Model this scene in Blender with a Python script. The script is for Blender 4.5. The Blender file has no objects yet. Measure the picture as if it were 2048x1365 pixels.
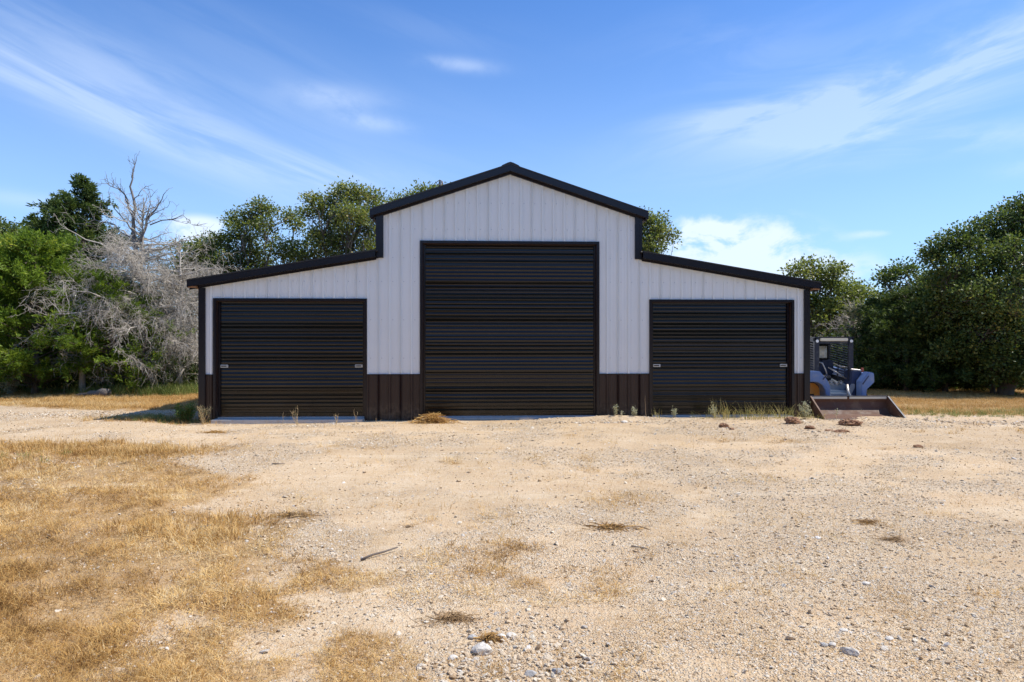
import bpy, bmesh, math, random
import numpy as np
from mathutils import Vector, Matrix
R = math.radians
scene = bpy.context.scene
col = scene.collection
rng = np.random.default_rng(7)
random.seed(7)

# ------------------------------------------------------------------ camera
CAM_H = 1.55
cam_d = bpy.data.cameras.new('camera'); cam = bpy.data.objects.new('camera', cam_d); col.objects.link(cam)
cam.location = (0, 0, CAM_H); cam.rotation_euler = (R(90), 0, 0)
cam_d.sensor_width = 36; cam_d.lens = 24.0; cam_d.shift_y = 0.0027
cam_d.clip_start = 0.05; cam_d.clip_end = 3000
scene.camera = cam

# ------------------------------------------------------------------ light
SUN = Vector((0.645, 0.052, 1.0)).normalized()       # towards the sun
sun_el = math.asin(SUN.z); sun_az = math.atan2(SUN.x, SUN.y)
sd = bpy.data.lights.new('sun', 'SUN'); sun = bpy.data.objects.new('sun', sd); col.objects.link(sun)
sd.energy = 4.6; sd.angle = R(0.53); sd.color = (1.0, 0.95, 0.87)
sun.rotation_euler = SUN.to_track_quat('Z', 'Y').to_euler(); sun.location = (20, 5, 40)
scene.view_settings.view_transform = 'Standard'; scene.view_settings.look = 'None'
scene.view_settings.gamma = 1; scene.view_settings.use_curve_mapping = False
scene.view_settings.exposure = 0.39

def azel(px, py):
    return math.atan((px-1024)/1365.0), math.atan((688-py)/math.hypot(1365.0, px-1024))

class NT:
    """small helper for building node trees"""
    def __init__(s, nt): s.nt = nt; s.n = nt.nodes; s.l = nt.links
    def node(s, t, **kw):
        n = s.n.new(t)
        for k, v in kw.items(): setattr(n, k, v)
        return n
    def put(s, sock, v):
        if v is None: return
        if isinstance(v, bpy.types.NodeSocket): s.l.new(v, sock)
        else: sock.default_value = v
    def math(s, op, a, b=None, c=None, clamp=False):
        n = s.node('ShaderNodeMath', operation=op, use_clamp=clamp)
        s.put(n.inputs[0], a); s.put(n.inputs[1], b)
        if c is not None: s.put(n.inputs[2], c)
        return n.outputs[0]
    def vmath(s, op, a, b=None):
        n = s.node('ShaderNodeVectorMath', operation=op); s.put(n.inputs[0], a); s.put(n.inputs[1], b)
        return n.outputs[0]
    def mix(s, f, a, b):
        n = s.node('ShaderNodeMix', data_type='RGBA'); s.put(n.inputs[0], f); s.put(n.inputs[6], a); s.put(n.inputs[7], b)
        return n.outputs[2]
    def noise(s, vec, scale, detail=4, rough=0.55, dist=0.0, dim='3D'):
        n = s.node('ShaderNodeTexNoise', noise_dimensions=dim)
        s.put(n.inputs['Vector'], vec); n.inputs['Scale'].default_value = scale
        n.inputs['Detail'].default_value = detail; n.inputs['Roughness'].default_value = rough
        n.inputs['Distortion'].default_value = dist
        return n.outputs['Fac']
    def ramp(s, f, stops, interp='LINEAR'):
        n = s.node('ShaderNodeValToRGB'); s.put(n.inputs[0], f); e = n.color_ramp.elements
        n.color_ramp.interpolation = interp
        while len(e) > 1: e.remove(e[0])
        for i, (p, c) in enumerate(stops):
            el = e[0] if i == 0 else e.new(p)
            el.position = p; el.color = (c[0], c[1], c[2], 1)
        return n.outputs[0]
    def mrange(s, v, a, b, c=0.0, d=1.0, smooth=True):
        n = s.node('ShaderNodeMapRange', interpolation_type='SMOOTHSTEP' if smooth else 'LINEAR')
        s.put(n.inputs[0], v)
        for i, q in enumerate((a, b, c, d)): s.put(n.inputs[i+1], q)
        return n.outputs[0]
    def comb(s, x, y, z):
        n = s.node('ShaderNodeCombineXYZ'); s.put(n.inputs[0], x); s.put(n.inputs[1], y); s.put(n.inputs[2], z); return n.outputs[0]

world = bpy.data.worlds.new('World'); scene.world = world; world.use_nodes = True
W = NT(world.node_tree); W.n.clear()
sky = W.node('ShaderNodeTexSky', sky_type='NISHITA', sun_disc=False)
sky.sun_elevation = sun_el; sky.sun_rotation = sun_az
sky.altitude = 100; sky.air_density = 1.0; sky.dust_density = 0.35; sky.ozone_density = 3.0
tc = W.node('ShaderNodeTexCoord').outputs['Generated']
sp = W.node('ShaderNodeSeparateXYZ'); W.l.new(tc, sp.inputs[0])
az = W.math('ARCTAN2', sp.outputs[0], sp.outputs[1]); el = W.math('ARCSINE', sp.outputs[2])
hs = W.node('ShaderNodeHueSaturation'); hs.inputs['Hue'].default_value = 0.5; hs.inputs['Saturation'].default_value = 1.0; hs.inputs['Value'].default_value = 1.0
W.l.new(sky.outputs[0], hs.inputs['Color'])
gm = W.node('ShaderNodeMix', data_type='RGBA', blend_type='MULTIPLY'); gm.inputs[0].default_value = 1.0
W.l.new(hs.outputs[0], gm.inputs[6]); gm.inputs[7].default_value = (.76, 1.16, 1.66, 1)
skycol = gm.outputs[2]
aev = W.comb(az, el, 0.0)
def rotv(ang, sx, sy, off=(0, 0)):
    m = W.node('ShaderNodeMapping', vector_type='POINT'); W.l.new(aev, m.inputs[0])
    m.inputs['Rotation'].default_value = (0, 0, -ang); m.inputs['Scale'].default_value = (1, 1, 1)
    q = W.vmath('MULTIPLY', m.outputs[0], (sx, sy, 1)); return W.vmath('ADD', q, (off[0], off[1], 0))
fine_l = W.noise(rotv(R(-17), 2.2, 15.0, (3.1, 1.7)), 1.5, 8, 0.56, 0.5)
fine_r = W.noise(rotv(R(7), 2.8, 12.0, (7.7, 4.2)), 1.5, 8, 0.58, 0.8)
puff = W.noise(rotv(0, 9, 15, (2.2, 5.0)), 1.5, 8, 0.6, 0.25)
def streak(px, py, lx, ly, ang, amt, nz, lo=0.34, hi=0.66, power=1.0):
    """soft elongated wisp centred on a bearing; lx, ly half lengths in photo pixels"""
    a0, e0 = azel(px, py)
    da = W.math('SUBTRACT', az, a0); de = W.math('SUBTRACT', el, e0)
    c, s_ = math.cos(ang), math.sin(ang)
    u = W.math('ADD', W.math('MULTIPLY', da, c), W.math('MULTIPLY', de, s_))
    v = W.math('SUBTRACT', W.math('MULTIPLY', de, c), W.math('MULTIPLY', da, s_))
    u = W.math('DIVIDE', u, lx/1365.0); v = W.math('DIVIDE', v, ly/1365.0)
    r2 = W.math('ADD', W.math('MULTIPLY', u, u), W.math('MULTIPLY', v, v))
    g = W.math('EXPONENT', W.math('MULTIPLY', r2, -power))
    n = W.mrange(nz, lo, hi, 0.14, 1.0)
    return W.math('MULTIPLY', W.math('MULTIPLY', g, n), amt)
S = [
    streak(40, 160, 260, 13, R(-18), .55, fine_l), streak(260, 232, 260, 13, R(-18), .52, fine_l), streak(470, 298, 230, 16, R(-16), .34, fine_l),
    streak(200, 225, 420, 45, R(-18), .16, fine_l),
    streak(560, 345, 330, 34, R(-13), .34, fine_l), streak(790, 365, 220, 26, R(-8), .26, fine_l),
    streak(60, 95, 330, 55, R(-16), .26, fine_l), streak(230, 140, 240, 40, R(-18), .22, fine_l),
    streak(520, 290, 420, 120, R(-12), .26, fine_l), streak(450, 60, 400, 50, R(-14), .10, fine_l),
    streak(665, 196, 90, 22, R(0), .62, puff, .25, .6), streak(745, 246, 70, 14, R(-4), .62, puff, .25, .6),
    streak(922, 130, 70, 12, R(-4), .62, puff, .25, .6), streak(860, 62, 260, 30, R(-6), .12, fine_l),
    streak(60, 402, 100, 13, R(-2), .50, fine_r, .1, .5),
    streak(1480, 232, 150, 20, R(3), .72, fine_r), streak(1620, 215, 300, 34, R(8), .55, fine_r), streak(1740, 225, 330, 55, R(10), .5, fine_r),
    streak(1930, 150, 280, 60, R(14), .62, fine_r), streak(1850, 275, 230, 24, R(-6), .70, fine_r),
    streak(1950, 60, 330, 70, R(6), .26, fine_r), streak(1500, 110, 130, 50, R(10), .20, fine_r),
    streak(1380, 60, 170, 40, R(5), .10, fine_r), streak(1730, 330, 90, 18, R(0), .20, fine_r),
    streak(2045, 335, 50, 14, R(0), .40, puff, .2, .6),
]
tot = S[0]
for q in S[1:]: tot = W.math('ADD', tot, q)
# thin cirrus everywhere else above the horizon
gen = W.math('MULTIPLY', W.mrange(fine_r, .50, .85), .16)
out_view = W.mrange(W.math('ABSOLUTE', az), .75, 1.2)
tot = W.math('ADD', tot, W.math('MULTIPLY', gen, out_view))
tot = W.math('MULTIPLY', W.math('MINIMUM', tot, 0.8), .52)
skyc = W.mix(tot, skycol, (7.6, 8.6, 10.2, 1))
# low cumulus banks
def bank(px, py, lx, ly, amt, lo, hi):
    return streak(px, py, lx, ly, 0, amt, puff, lo, hi, power=1.0)
cum = W.math('ADD', bank(1470, 500, 140, 60, 1.0, .30, .62), bank(1620, 560, 170, 46, .7, .2, .7))
cum = W.math('ADD', cum, bank(400, 462, 60, 26, 1.0, .3, .6))
cum = W.math('ADD', cum, bank(1380, 470, 60, 30, .5, .3, .6))
cum = W.math('ADD', cum, bank(1745, 468, 40, 8, .3, .2, .6))
cumm = W.mrange(cum, 0.12, 0.62, 0.0, 0.9)
skyc = W.mix(cumm, skyc, (8.6, 9.1, 10.0, 1))
# pale air close to the horizon
hz = W.mrange(el, 0.0, 0.50, 0.50, 0.0)
skyc = W.mix(hz, skyc, (5.6, 7.7, 10.4, 1))
bg = W.node('ShaderNodeBackground'); W.l.new(skyc, bg.inputs[0]); bg.inputs[1].default_value = 0.092
wo = W.node('ShaderNodeOutputWorld'); W.l.new(bg.outputs[0], wo.inputs[0])

# ------------------------------------------------------------------ helpers
MATS = {}
def mat(name):
    m = bpy.data.materials.new(name); m.use_nodes = True; m.node_tree.nodes.clear(); return m, NT(m.node_tree)
def principled(T, base, rough=0.6, metal=0.0, spec=0.5, bump=None, bstr=0.3, bdist=0.01, coat=0.0, trans=None):
    p = T.node('ShaderNodeBsdfPrincipled')
    T.put(p.inputs['Base Color'], base); T.put(p.inputs['Roughness'], rough); T.put(p.inputs['Metallic'], metal)
    T.put(p.inputs['Specular IOR Level'], spec); p.inputs['Coat Weight'].default_value = coat; p.inputs['Coat Roughness'].default_value = 0.12
    if bump is not None:
        b = T.node('ShaderNodeBump'); b.inputs['Strength'].default_value = bstr; b.inputs['Distance'].default_value = bdist
        T.put(b.inputs['Height'], bump); T.l.new(b.outputs[0], p.inputs['Normal'])
    o = T.node('ShaderNodeOutputMaterial'); sh = p.outputs[0]
    if trans is not None:
        t = T.node('ShaderNodeBsdfTranslucent'); T.put(t.inputs[0], trans[0])
        mx = T.node('ShaderNodeMixShader'); mx.inputs[0].default_value = trans[1]
        T.l.new(sh, mx.inputs[1]); T.l.new(t.outputs[0], mx.inputs[2]); sh = mx.outputs[0]
    T.l.new(sh, o.inputs[0])
    return p
def objco(T): return T.node('ShaderNodeTexCoord').outputs['Object']
def simple(name, c, rough=.6, metal=0., var=.12, nscale=6., bstr=0.0, spec=.5, coat=0., dirt=None, dirtamt=.0, dscale=3.):
    m, T = mat(name); co = objco(T)
    n = T.noise(co, nscale, 5)
    lo = tuple(v*(1-var) for v in c) + (1,); hi = tuple(min(1, v*(1+var)) for v in c) + (1,)
    base = T.mix(n, lo, hi)
    if dirt:
        d = T.mrange(T.noise(co, dscale, 6, .65), .48, .68, 0, dirtamt)
        base = T.mix(d, base, tuple(dirt)+(1,))
    rr = T.mrange(n, .3, .7, rough*.85, min(1, rough*1.15))
    principled(T, base, rr, metal, spec, bump=(T.noise(co, nscale*12, 3) if bstr else None), bstr=bstr, coat=coat)
    MATS[name] = m; return m
def tag(o, label=None, cat=None, group=None, kind=None):
    if label: o['label'] = label
    if cat: o['category'] = cat
    if group: o['group'] = group
    if kind: o['kind'] = kind
    return o
def empty(name, loc, rz=0, parent=None):
    o = bpy.data.objects.new(name, None); col.objects.link(o); o.location = loc; o.rotation_euler = (0, 0, rz)
    o.empty_display_size = .2
    if parent: o.parent = parent
    return o
def link(name, me, m=None, parent=None, loc=(0, 0, 0)):
    o = bpy.data.objects.new(name, me); col.objects.link(o)
    if m is not None and not me.materials:
        me.materials.append(m)
    if parent: o.parent = parent
    o.location = loc
    return o
def npmesh(name, V, F, attrs=None, smooth=False):
    """V (n,3); F (m,k) constant-size faces; attrs: name -> (domain, values)"""
    V = np.asarray(V, np.float32); F = np.asarray(F, np.int32)
    me = bpy.data.meshes.new(name); k = F.shape[1]
    me.vertices.add(len(V)); me.vertices.foreach_set('co', V.ravel())
    me.loops.add(F.size); me.loops.foreach_set('vertex_index', F.ravel())
    me.polygons.add(len(F)); me.polygons.foreach_set('loop_start', np.arange(0, F.size, k, dtype=np.int32))
    me.polygons.foreach_set('loop_total', np.full(len(F), k, np.int32))
    if smooth: me.polygons.foreach_set('use_smooth', np.ones(len(F), bool))
    for a, (dom, val) in (attrs or {}).items():
        at = me.attributes.new(a, 'FLOAT', dom); at.data.foreach_set('value', np.asarray(val, np.float32))
    me.update(calc_edges=True); return me
class MB:
    def __init__(s): s.v = []; s.f = []
    def box(s, x0, x1, y0, y1, z0, z1, M=None):
        b = len(s.v); P = [(x, y, z) for z in (z0, z1) for y in (y0, y1) for x in (x0, x1)]
        if M is not None: P = [tuple(M @ Vector(p)) for p in P]
        s.v += P
        s.f += [tuple(b+i for i in q) for q in ((0, 2, 3, 1), (4, 5, 7, 6), (0, 1, 5, 4), (2, 6, 7, 3), (0, 4, 6, 2), (1, 3, 7, 5))]
        return s
    def prism(s, pts, y0, y1, axis='y', sh=(0, 0)):
        """polygon pts in the plane across axis, extruded from y0 to y1; sh shifts the far end"""
        b = len(s.v); n = len(pts)
        for k, y in enumerate((y0, y1)):
            for (a, c) in pts:
                a2, c2 = a + k*sh[0], c + k*sh[1]
                s.v.append((a2, y, c2) if axis == 'y' else (y, a2, c2) if axis == 'x' else (a2, c2, y))
        s.f.append(tuple(b+i for i in range(n))); s.f.append(tuple(b+n+i for i in reversed(range(n))))
        for i in range(n):
            j = (i+1) % n; s.f.append((b+i, b+n+i, b+n+j, b+j))
        return s
    def tube(s, pts, rad, n=8, cap=True):
        pts = [Vector(p) for p in pts]; rad = rad if hasattr(rad, '__len__') else [rad]*len(pts)
        b = len(s.v); up = Vector((0, 0, 1))
        for i, p in enumerate(pts):
            d = (pts[min(i+1, len(pts)-1)] - pts[max(i-1, 0)]).normalized()
            a = d.cross(up)
            if a.length < .05: a = d.cross(Vector((1, 0, 0)))
            a.normalize(); c = a.cross(d)
            for k in range(n):
                t = 2*math.pi*k/n; s.v.append(tuple(p + (a*math.cos(t) + c*math.sin(t))*rad[i]))
        for i in range(len(pts)-1):
            for k in range(n):
                k2 = (k+1) % n; s.f.append((b+i*n+k, b+i*n+k2, b+(i+1)*n+k2, b+(i+1)*n+k))
        if cap:
            s.f.append(tuple(b+k for k in reversed(range(n)))); s.f.append(tuple(b+(len(pts)-1)*n+k for k in range(n)))
        return s
    def mesh(s, name, bevel=0, smooth=False):
        me = bpy.data.meshes.new(name); me.from_pydata(s.v, [], s.f)
        bm = bmesh.new(); bm.from_mesh(me); bmesh.ops.recalc_face_normals(bm, faces=bm.faces)
        if bevel: bmesh.ops.bevel(bm, geom=list(bm.edges), offset=bevel, segments=2, affect='EDGES', clamp_overlap=True)
        if smooth:
            for f in bm.faces: f.smooth = True
        bm.to_mesh(me); bm.free(); me.update(); return me
    def build(s, name, m, parent=None, bevel=0, smooth=False, loc=(0, 0, 0)):
        return link(name, s.mesh(name, bevel, smooth), m, parent, loc)

# value noise in numpy
_T = np.random.default_rng(99).random((256, 256))
def vnoise(x, y):
    x = np.asarray(x, float); y = np.asarray(y, float)
    xi = np.floor(x).astype(int); yi = np.floor(y).astype(int); fx = x-xi; fy = y-yi
    fx = fx*fx*(3-2*fx); fy = fy*fy*(3-2*fy)
    a = _T[yi & 255, xi & 255]; b = _T[yi & 255, (xi+1) & 255]; c = _T[(yi+1) & 255, xi & 255]; d = _T[(yi+1) & 255, (xi+1) & 255]
    return (a*(1-fx)+b*fx)*(1-fy) + (c*(1-fx)+d*fx)*fy
def fbm(x, y, o=4, g=.5):
    s = 0; a = 1; t = 0
    for i in range(o):
        s = s + a*vnoise(x*2**i+17.3*i, y*2**i+9.1*i); t += a; a *= g
    return s/t
def sstep(a, b, v): t = np.clip((v-a)/(b-a), 0, 1); return t*t*(3-2*t)
def gauss(x, y, cx, cy, rx, ry, rot=0):
    c, s = math.cos(rot), math.sin(rot); u = ((x-cx)*c+(y-cy)*s)/rx; v = (-(x-cx)*s+(y-cy)*c)/ry
    return np.exp(-(u*u+v*v))

# ------------------------------------------------------------------ ground
BX, BY, BTH = -0.04, 14.36, R(2.5)
def tolocal(x, y):
    dx, dy = x-BX, y-BY; c, s = math.cos(BTH), math.sin(BTH); return dx*c+dy*s, -dx*s+dy*c
def gz(x, y):
    x = np.asarray(x, float); y = np.asarray(y, float)
    z = (fbm(x*.30+5, y*.30, 2)-.5)*.10 + (fbm(x*1.3, y*1.3+3, 3)-.5)*.05 + (fbm(x*6, y*6, 3)-.5)*.016
    # wheel ruts curving towards the big door
    rut = np.sin((x*.9 + .16*(y-6)**2*.5 - .3*y)*2.6)*.008*sstep(2, 5, y)*sstep(13.5, 10, y)
    z = z + rut
    lx, ly = tolocal(x, y)
    gmm = grassmask(x, y); z = z + sstep(.35, .75, gmm)*(.02+.07*(fbm(x*2.3+3, y*2.3+8, 3)-.5))*sstep(14, 11, y) 
    near = sstep(-1.6, -.5, ly)*sstep(7.6, 6.6, np.abs(lx))
    base = -.035 - .035*sstep(-1.5, -5, lx) + .028*sstep(1.5, 3, lx) + (fbm(x*3, y*3, 3)-.5)*.03
    base = base + .11*gauss(lx, ly, 2.05, -.42, .75, .22) + .06*gauss(lx, ly, .9, -.4, .5, .2) + .03*gauss(lx, ly, 3.6, -.5, 1.2, .25)
    under = sstep(-.06, .02, ly)
    base = base*(1-under) - .06*under
    z = z*(1-near) + base*near
    far = sstep(60, 200, np.hypot(x, y)); z = z*(1-far) + (fbm(x*.01, y*.01, 3)-.5)*1.5*far
    return z
_bd = np.array([0, 2.6, 3.1, 3.46, 4.2, 5.14, 6.5, 8.0, 9.2, 10.0, 10.6])
_bx = np.array([-.6, -.95, -1.15, -1.35, -1.85, -2.4, -3.05, -3.75, -4.3, -5.3, -7.0])
def grassmask(x, y):
    """0..1 how much dry grass covers the ground, laid out in world metres"""
    n = fbm(x*.9+31, y*.9+7, 4); n2 = fbm(x*3.1, y*3.1+11, 3)
    xb = np.interp(y, _bd, _bx)
    a = np.maximum(sstep(.55, -.75, x-xb+(n-.5)*2.6), .55*sstep(2.1, .2, x-xb+(n-.5)*3.0)*sstep(.46, .56, n2)*sstep(7.5, 5.5, y)) * sstep(10.9, 10.1, y+(n-.5)*1.2)
    a = a*(.55+.45*sstep(.30, .50, n2))
    a = a*(1-.75*gauss(x, y, -6.3, 8.9, 2.2, .35, .1))*(1-.6*gauss(x, y, -4.3, 7.6, 1.6, .25, .1))
    a = np.maximum(a, .95*gauss(x, y, -5.0, 9.3, .55, .5)+.6*gauss(x, y, -4.2, 9.9, .4, .4))
    # band beyond the drive on the left
    b = sstep(15.6, 16.4, y+(n-.5)*1.6+.12*(x+8))*sstep(-5.5, -6.8, x)
    c = gauss(x, y, -7.2, 14.15, 1.0, .42)
    # meadow on the right
    d = sstep(0, 1.2, (y-(14.6-.16*(x-7))) + (n-.5)*2.2)*sstep(7.6, 8.6, x)*(1-.7*gauss(x, y, 11.5, 15.6, 1.9, .32))*(1-.5*gauss(x, y, 14.7, 14.7, 1.4, .25))
    e = sstep(18, 24, y)
    out = np.maximum.reduce([a, b, np.clip(c*1.3, 0, 1), d, e])
    # thin scattering over the drive
    out = np.maximum(out, .32*sstep(.62, .75, n)*(y < 13.6) + .15*sstep(.6, .7, n2)*(y < 13))
    return np.clip(out, 0, 1)
def gravelmask(x, y):
    n = fbm(x*.55+3, y*.55+40, 3); n2 = fbm(x*2.1+9, y*2.1, 3)
    g = sstep(.46, .60, n*.6+n2*.4)
    g = np.maximum(g, gauss(x, y, .05, 3.35, .55, .55))
    g = np.maximum(g, sstep(-2, 3, x)*.0 + gauss(x, y, 2.3, 4.6, 1.3, .8, -.6)*.9)
    g = np.maximum(g, gauss(x, y, 3.2, 3.5, 1.5, .7, -.4)*.9)
    g = np.maximum(g, gauss(x, y, 11, 13.2, 3, .5, -.1)*.9)
    g = np.maximum(g, gauss(x, y, -9, 14.9, 4, .5)*.9)
    return np.clip(g, 0, 1)

def make_ground():
    ys = [-60, -25, -10, -4, -1, .6]
    y = 1.2
    while y < 420:
        ys.append(y); y += max(.022, y*.0075) if y < 18 else max(.14, (y-18)*.06+.14)
    ys = np.array(ys); n = 380
    t = np.linspace(-1, 1, n); hw = np.maximum(ys*1.0+3, 3.5); hw = np.where(ys > 60, ys*1.6, hw); hw[:5] = (90, 50, 26, 12, 5.5)
    # tighten the middle of far rows a little
    X = t[None, :]*hw[:, None]; Y = np.repeat(ys[:, None], n, 1); Z = gz(X, Y)
    V = np.stack([X, Y, Z], -1).reshape(-1, 3)
    i = np.arange(len(ys)-1)[:, None]*n + np.arange(n-1)[None, :]
    F = np.stack([i, i+1, i+n+1, i+n], -1).reshape(-1, 4)
    xf, yf = V[:, 0], V[:, 1]
    return npmesh('ground', V, F, {'grass': ('POINT', grassmask(xf, yf)), 'gravel': ('POINT', gravelmask(xf, yf))}, smooth=True)
m, T = mat('dirt'); co = objco(T)
ga = T.node('ShaderNodeAttribute', attribute_name='grass').outputs['Fac']
gr = T.node('ShaderNodeAttribute', attribute_name='gravel').outputs['Fac']
n1 = T.noise(co, 1.3, 6, .6); n2 = T.noise(co, 28, 4, .6); n3 = T.noise(co, 130, 3, .6)
dirt = T.ramp(n1, [(.25, (.50, .358, .205)), (.5, (.555, .417, .26)), (.75, (.60, .482, .33))])
dirt = T.mix(T.mrange(n2, .42, .60, 0, .5), dirt, (.50, .33, .18, 1))
dirt = T.mix(T.mrange(T.noise(co, 90, 3, .7), .56, .68, 0, .55), dirt, (.30, .19, .10, 1))
vo = T.node('ShaderNodeTexVoronoi', feature='F1'); T.l.new(co, vo.inputs['Vector']); vo.inputs['Scale'].default_value = 75; vo.inputs['Randomness'].default_value = 1
peb = T.ramp(T.node('ShaderNodeSeparateColor').outputs[0], [(0, (.30, .24, .18))])
sc = T.node('ShaderNodeSeparateColor'); T.l.new(vo.outputs['Color'], sc.inputs[0])
peb = T.ramp(sc.outputs[0], [(0, (.34, .22, .13)), (.12, (.50, .37, .24)), (.4, (.64, .50, .34)), (.75, (.70, .60, .46)), (1, (.82, .76, .67))])
vmask = T.mrange(vo.outputs['Distance'], .30, .62, 1, 0)
pm = T.math('MULTIPLY', vmask, T.math('MULTIPLY_ADD', gr, .55, .28))
base = T.mix(pm, dirt, peb)
vo2 = T.node('ShaderNodeTexVoronoi', feature='F1'); T.l.new(co, vo2.inputs['Vector']); vo2.inputs['Scale'].default_value = 26
sc2 = T.node('ShaderNodeSeparateColor'); T.l.new(vo2.outputs['Color'], sc2.inputs[0])
dark = T.math('MULTIPLY', T.mrange(vo2.outputs['Distance'], .12, .30, 1, 0), T.mrange(sc2.outputs[1], .70, .74, 0, 1))
base = T.mix(T.math('MULTIPLY', dark, .6), base, T.mix(sc2.outputs[0], (.22, .13, .07, 1), (.34, .28, .20, 1)))
straw = T.ramp(T.noise(co, 60, 4, .7), [(.3, (.20, .12, .05)), (.5, (.38, .235, .10)), (.7, (.56, .39, .21))])
gmk = T.mrange(T.math('ADD', ga, T.math('MULTIPLY_ADD', n2, .5, -.25)), .12, .60, 0, .9)
base = T.mix(gmk, base, straw)
spk = T.math('MULTIPLY', T.mrange(T.noise(co, 14, 6, .8), .55, .66, 0, 1), T.mrange(T.noise(co, .8, 4, .6), .38, .60, .30, .95))
base = T.mix(spk, base, (.36, .235, .125, 1))
tr_ = T.noise(T.vmath('MULTIPLY', co, (.35, 1.5, 1)), 1.4, 5, .6, 1.2)
base = T.mix(T.mrange(tr_, .50, .66, 0, .35), base, (.47, .33, .20, 1))
base = T.mix(T.mrange(tr_, .48, .30, 0, .35), base, (.66, .54, .38, 1))
big = T.mrange(T.noise(co, .32, 3, .5), .35, .65, .93, 1.06)
mm = T.node('ShaderNodeMix', data_type='RGBA', blend_type='MULTIPLY'); mm.inputs[0].default_value = 1
T.l.new(base, mm.inputs[6]); T.l.new(T.comb(big, big, big), mm.inputs[7])
bump = T.math('ADD', T.math('ADD', T.math('MULTIPLY', n2, .5), T.math('MULTIPLY', n3, .35)), T.math('MULTIPLY', pm, .9))
principled(T, mm.outputs[2], .95, 0, .15, bump=bump, bstr=.9, bdist=.012)
MATS['dirt'] = m
ground = link('ground', make_ground(), m); tag(ground, 'pale sandy gravel drive and dry earth around the barn', kind='structure')

# ------------------------------------------------------------------ materials
def steel(name, c, rough, spec=.5, coat=.0, dust=None, wav=.0):
    m, T = mat(name); co = objco(T)
    n = T.noise(co, .9, 4); f = T.noise(co, 40, 3)
    base = T.mix(T.mrange(n, .3, .7), tuple(v*.98 for v in c)+(1,), tuple(min(1, v*1.02) for v in c)+(1,))
    if dust:
        s = T.node('ShaderNodeSeparateXYZ'); T.l.new(co, s.inputs[0])
        d = T.math('MULTIPLY', T.mrange(s.outputs[2], 0.0, .45, 1, 0), T.mrange(T.noise(co, 9, 6, .7), .35, .7))
        base = T.mix(T.math('MULTIPLY', d, dust[1]), base, dust[0]+(1,))
    w = T.noise(T.vmath('MULTIPLY', co, (1.2, 1.2, .55)), 2.0, 3)
    principled(T, base, T.mrange(f, .3, .7, rough*.88, rough*1.12), 0, spec, bump=w, bstr=wav, bdist=.05, coat=coat)
    MATS[name] = m; return m
WHITE = steel('white_steel', (.775, .785, .775), .45, dust=((.45, .35, .24), .12), wav=.03)
BROWN = steel('brown_steel', (.034, .017, .013), .38, .45, dust=((.30, .22, .15), .40), wav=.12)
TRIM = steel('dark_trim', (.013, .010, .014), .24, .42, wav=.06)
DOOR = steel('dark_door', (.0032, .0016, .0020), .16, .52, dust=((.25, .18, .12), .10))
ROOFM = steel('roof_steel', (.035, .028, .024), .30, .5)
CONC = simple('concrete', (.50, .49, .47), .85, bstr=.25, nscale=12, dirt=(.42, .32, .22), dirtamt=.6, dscale=7)
GALV = simple('galvanised', (.55, .57, .60), .38, metal=.7, nscale=18)
WOOD = simple('wood_soffit', (.32, .17, .09), .7)

# ------------------------------------------------------------------ barn
barn = empty('barn', (BX, BY, 0), BTH)
tag(barn, 'white and dark brown metal barn with a raised centre and two lean-to wings', 'barn')
HB, HC = 6.40, 2.743         # half widths of barn and centre
DEPTH = 9.2
RIB = .2286
def topz(x):
    ax = abs(x)
    return 5.105 - .3333*ax if ax < HC-.001 else 3.335-.1667*(ax-HC)
def rib_cols(x0, x1):
    """(x, y) profile columns of ribbed sheet between x0 and x1 (y negative stands proud)"""
    P = [(x0, 0.)]; k = math.ceil((x0-.03)/RIB)
    while k*RIB < x1+.03:
        c = k*RIB
        for dx, dy in ((-.034, 0), (-.0285, .0035), (-.023, 0), (-.0165, -.023), (.0165, -.023), (.023, 0), (.0285, .0035), (.034, 0)): P.append((c+dx, dy))
        for q in (-.035, .035): P += [(c+RIB/2+q-.012, 0), (c+RIB/2+q, -.0035), (c+RIB/2+q+.012, 0)]
        k += 1
    P = sorted(p for p in P if x0 <= p[0] <= x1)
    P.append((x1, 0.)); return P
def sheet(name, x0, x1, zb, zt, m, parent, y=0.):
    P = rib_cols(x0+.0002, x1-.0002)
    V = []; F = []
    for (x, dy) in P:
        b = zb(x) if callable(zb) else zb; t = zt(x) if callable(zt) else zt
        V += [(x, y+dy, b), (x, y+dy, t), (x, y+.03, b), (x, y+.03, t)]
    for i in range(len(P)-1):
        a = 4*i; b = a+4
        F += [(a, b, b+1, a+1), (a+3, b+3, b+2, a+2), (a+1, b+1, b+3, a+3), (a+2, b+2, b, a)]
    n = 4*(len(P)-1); F += [(0, 1, 3, 2), (n+2, n+3, n+1, n)]
    me = bpy.data.meshes.new(name); me.from_pydata(V, [], F); me.update()
    return link(name, me, m, parent)
DOORS = [(-6.075, -3.03, 2.44), (-1.835, 1.835, 3.655), (3.0, 6.03, 2.44)]   # openings x0, x1, top
cuts = [-HB+.02, HB-.02, -HC, HC] + [d for D in DOORS for d in D[:2]]
k = -7
edges = set(round(c, 4) for c in cuts)
for k in range(-8, 9):
    c = k*4*RIB + RIB*2
    if -HB < c < HB and min(abs(c-q) for q in cuts) > .12: edges.add(round(c, 4))
edges = sorted(e for e in edges if -HB <= e <= HB)
WT = .914
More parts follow.
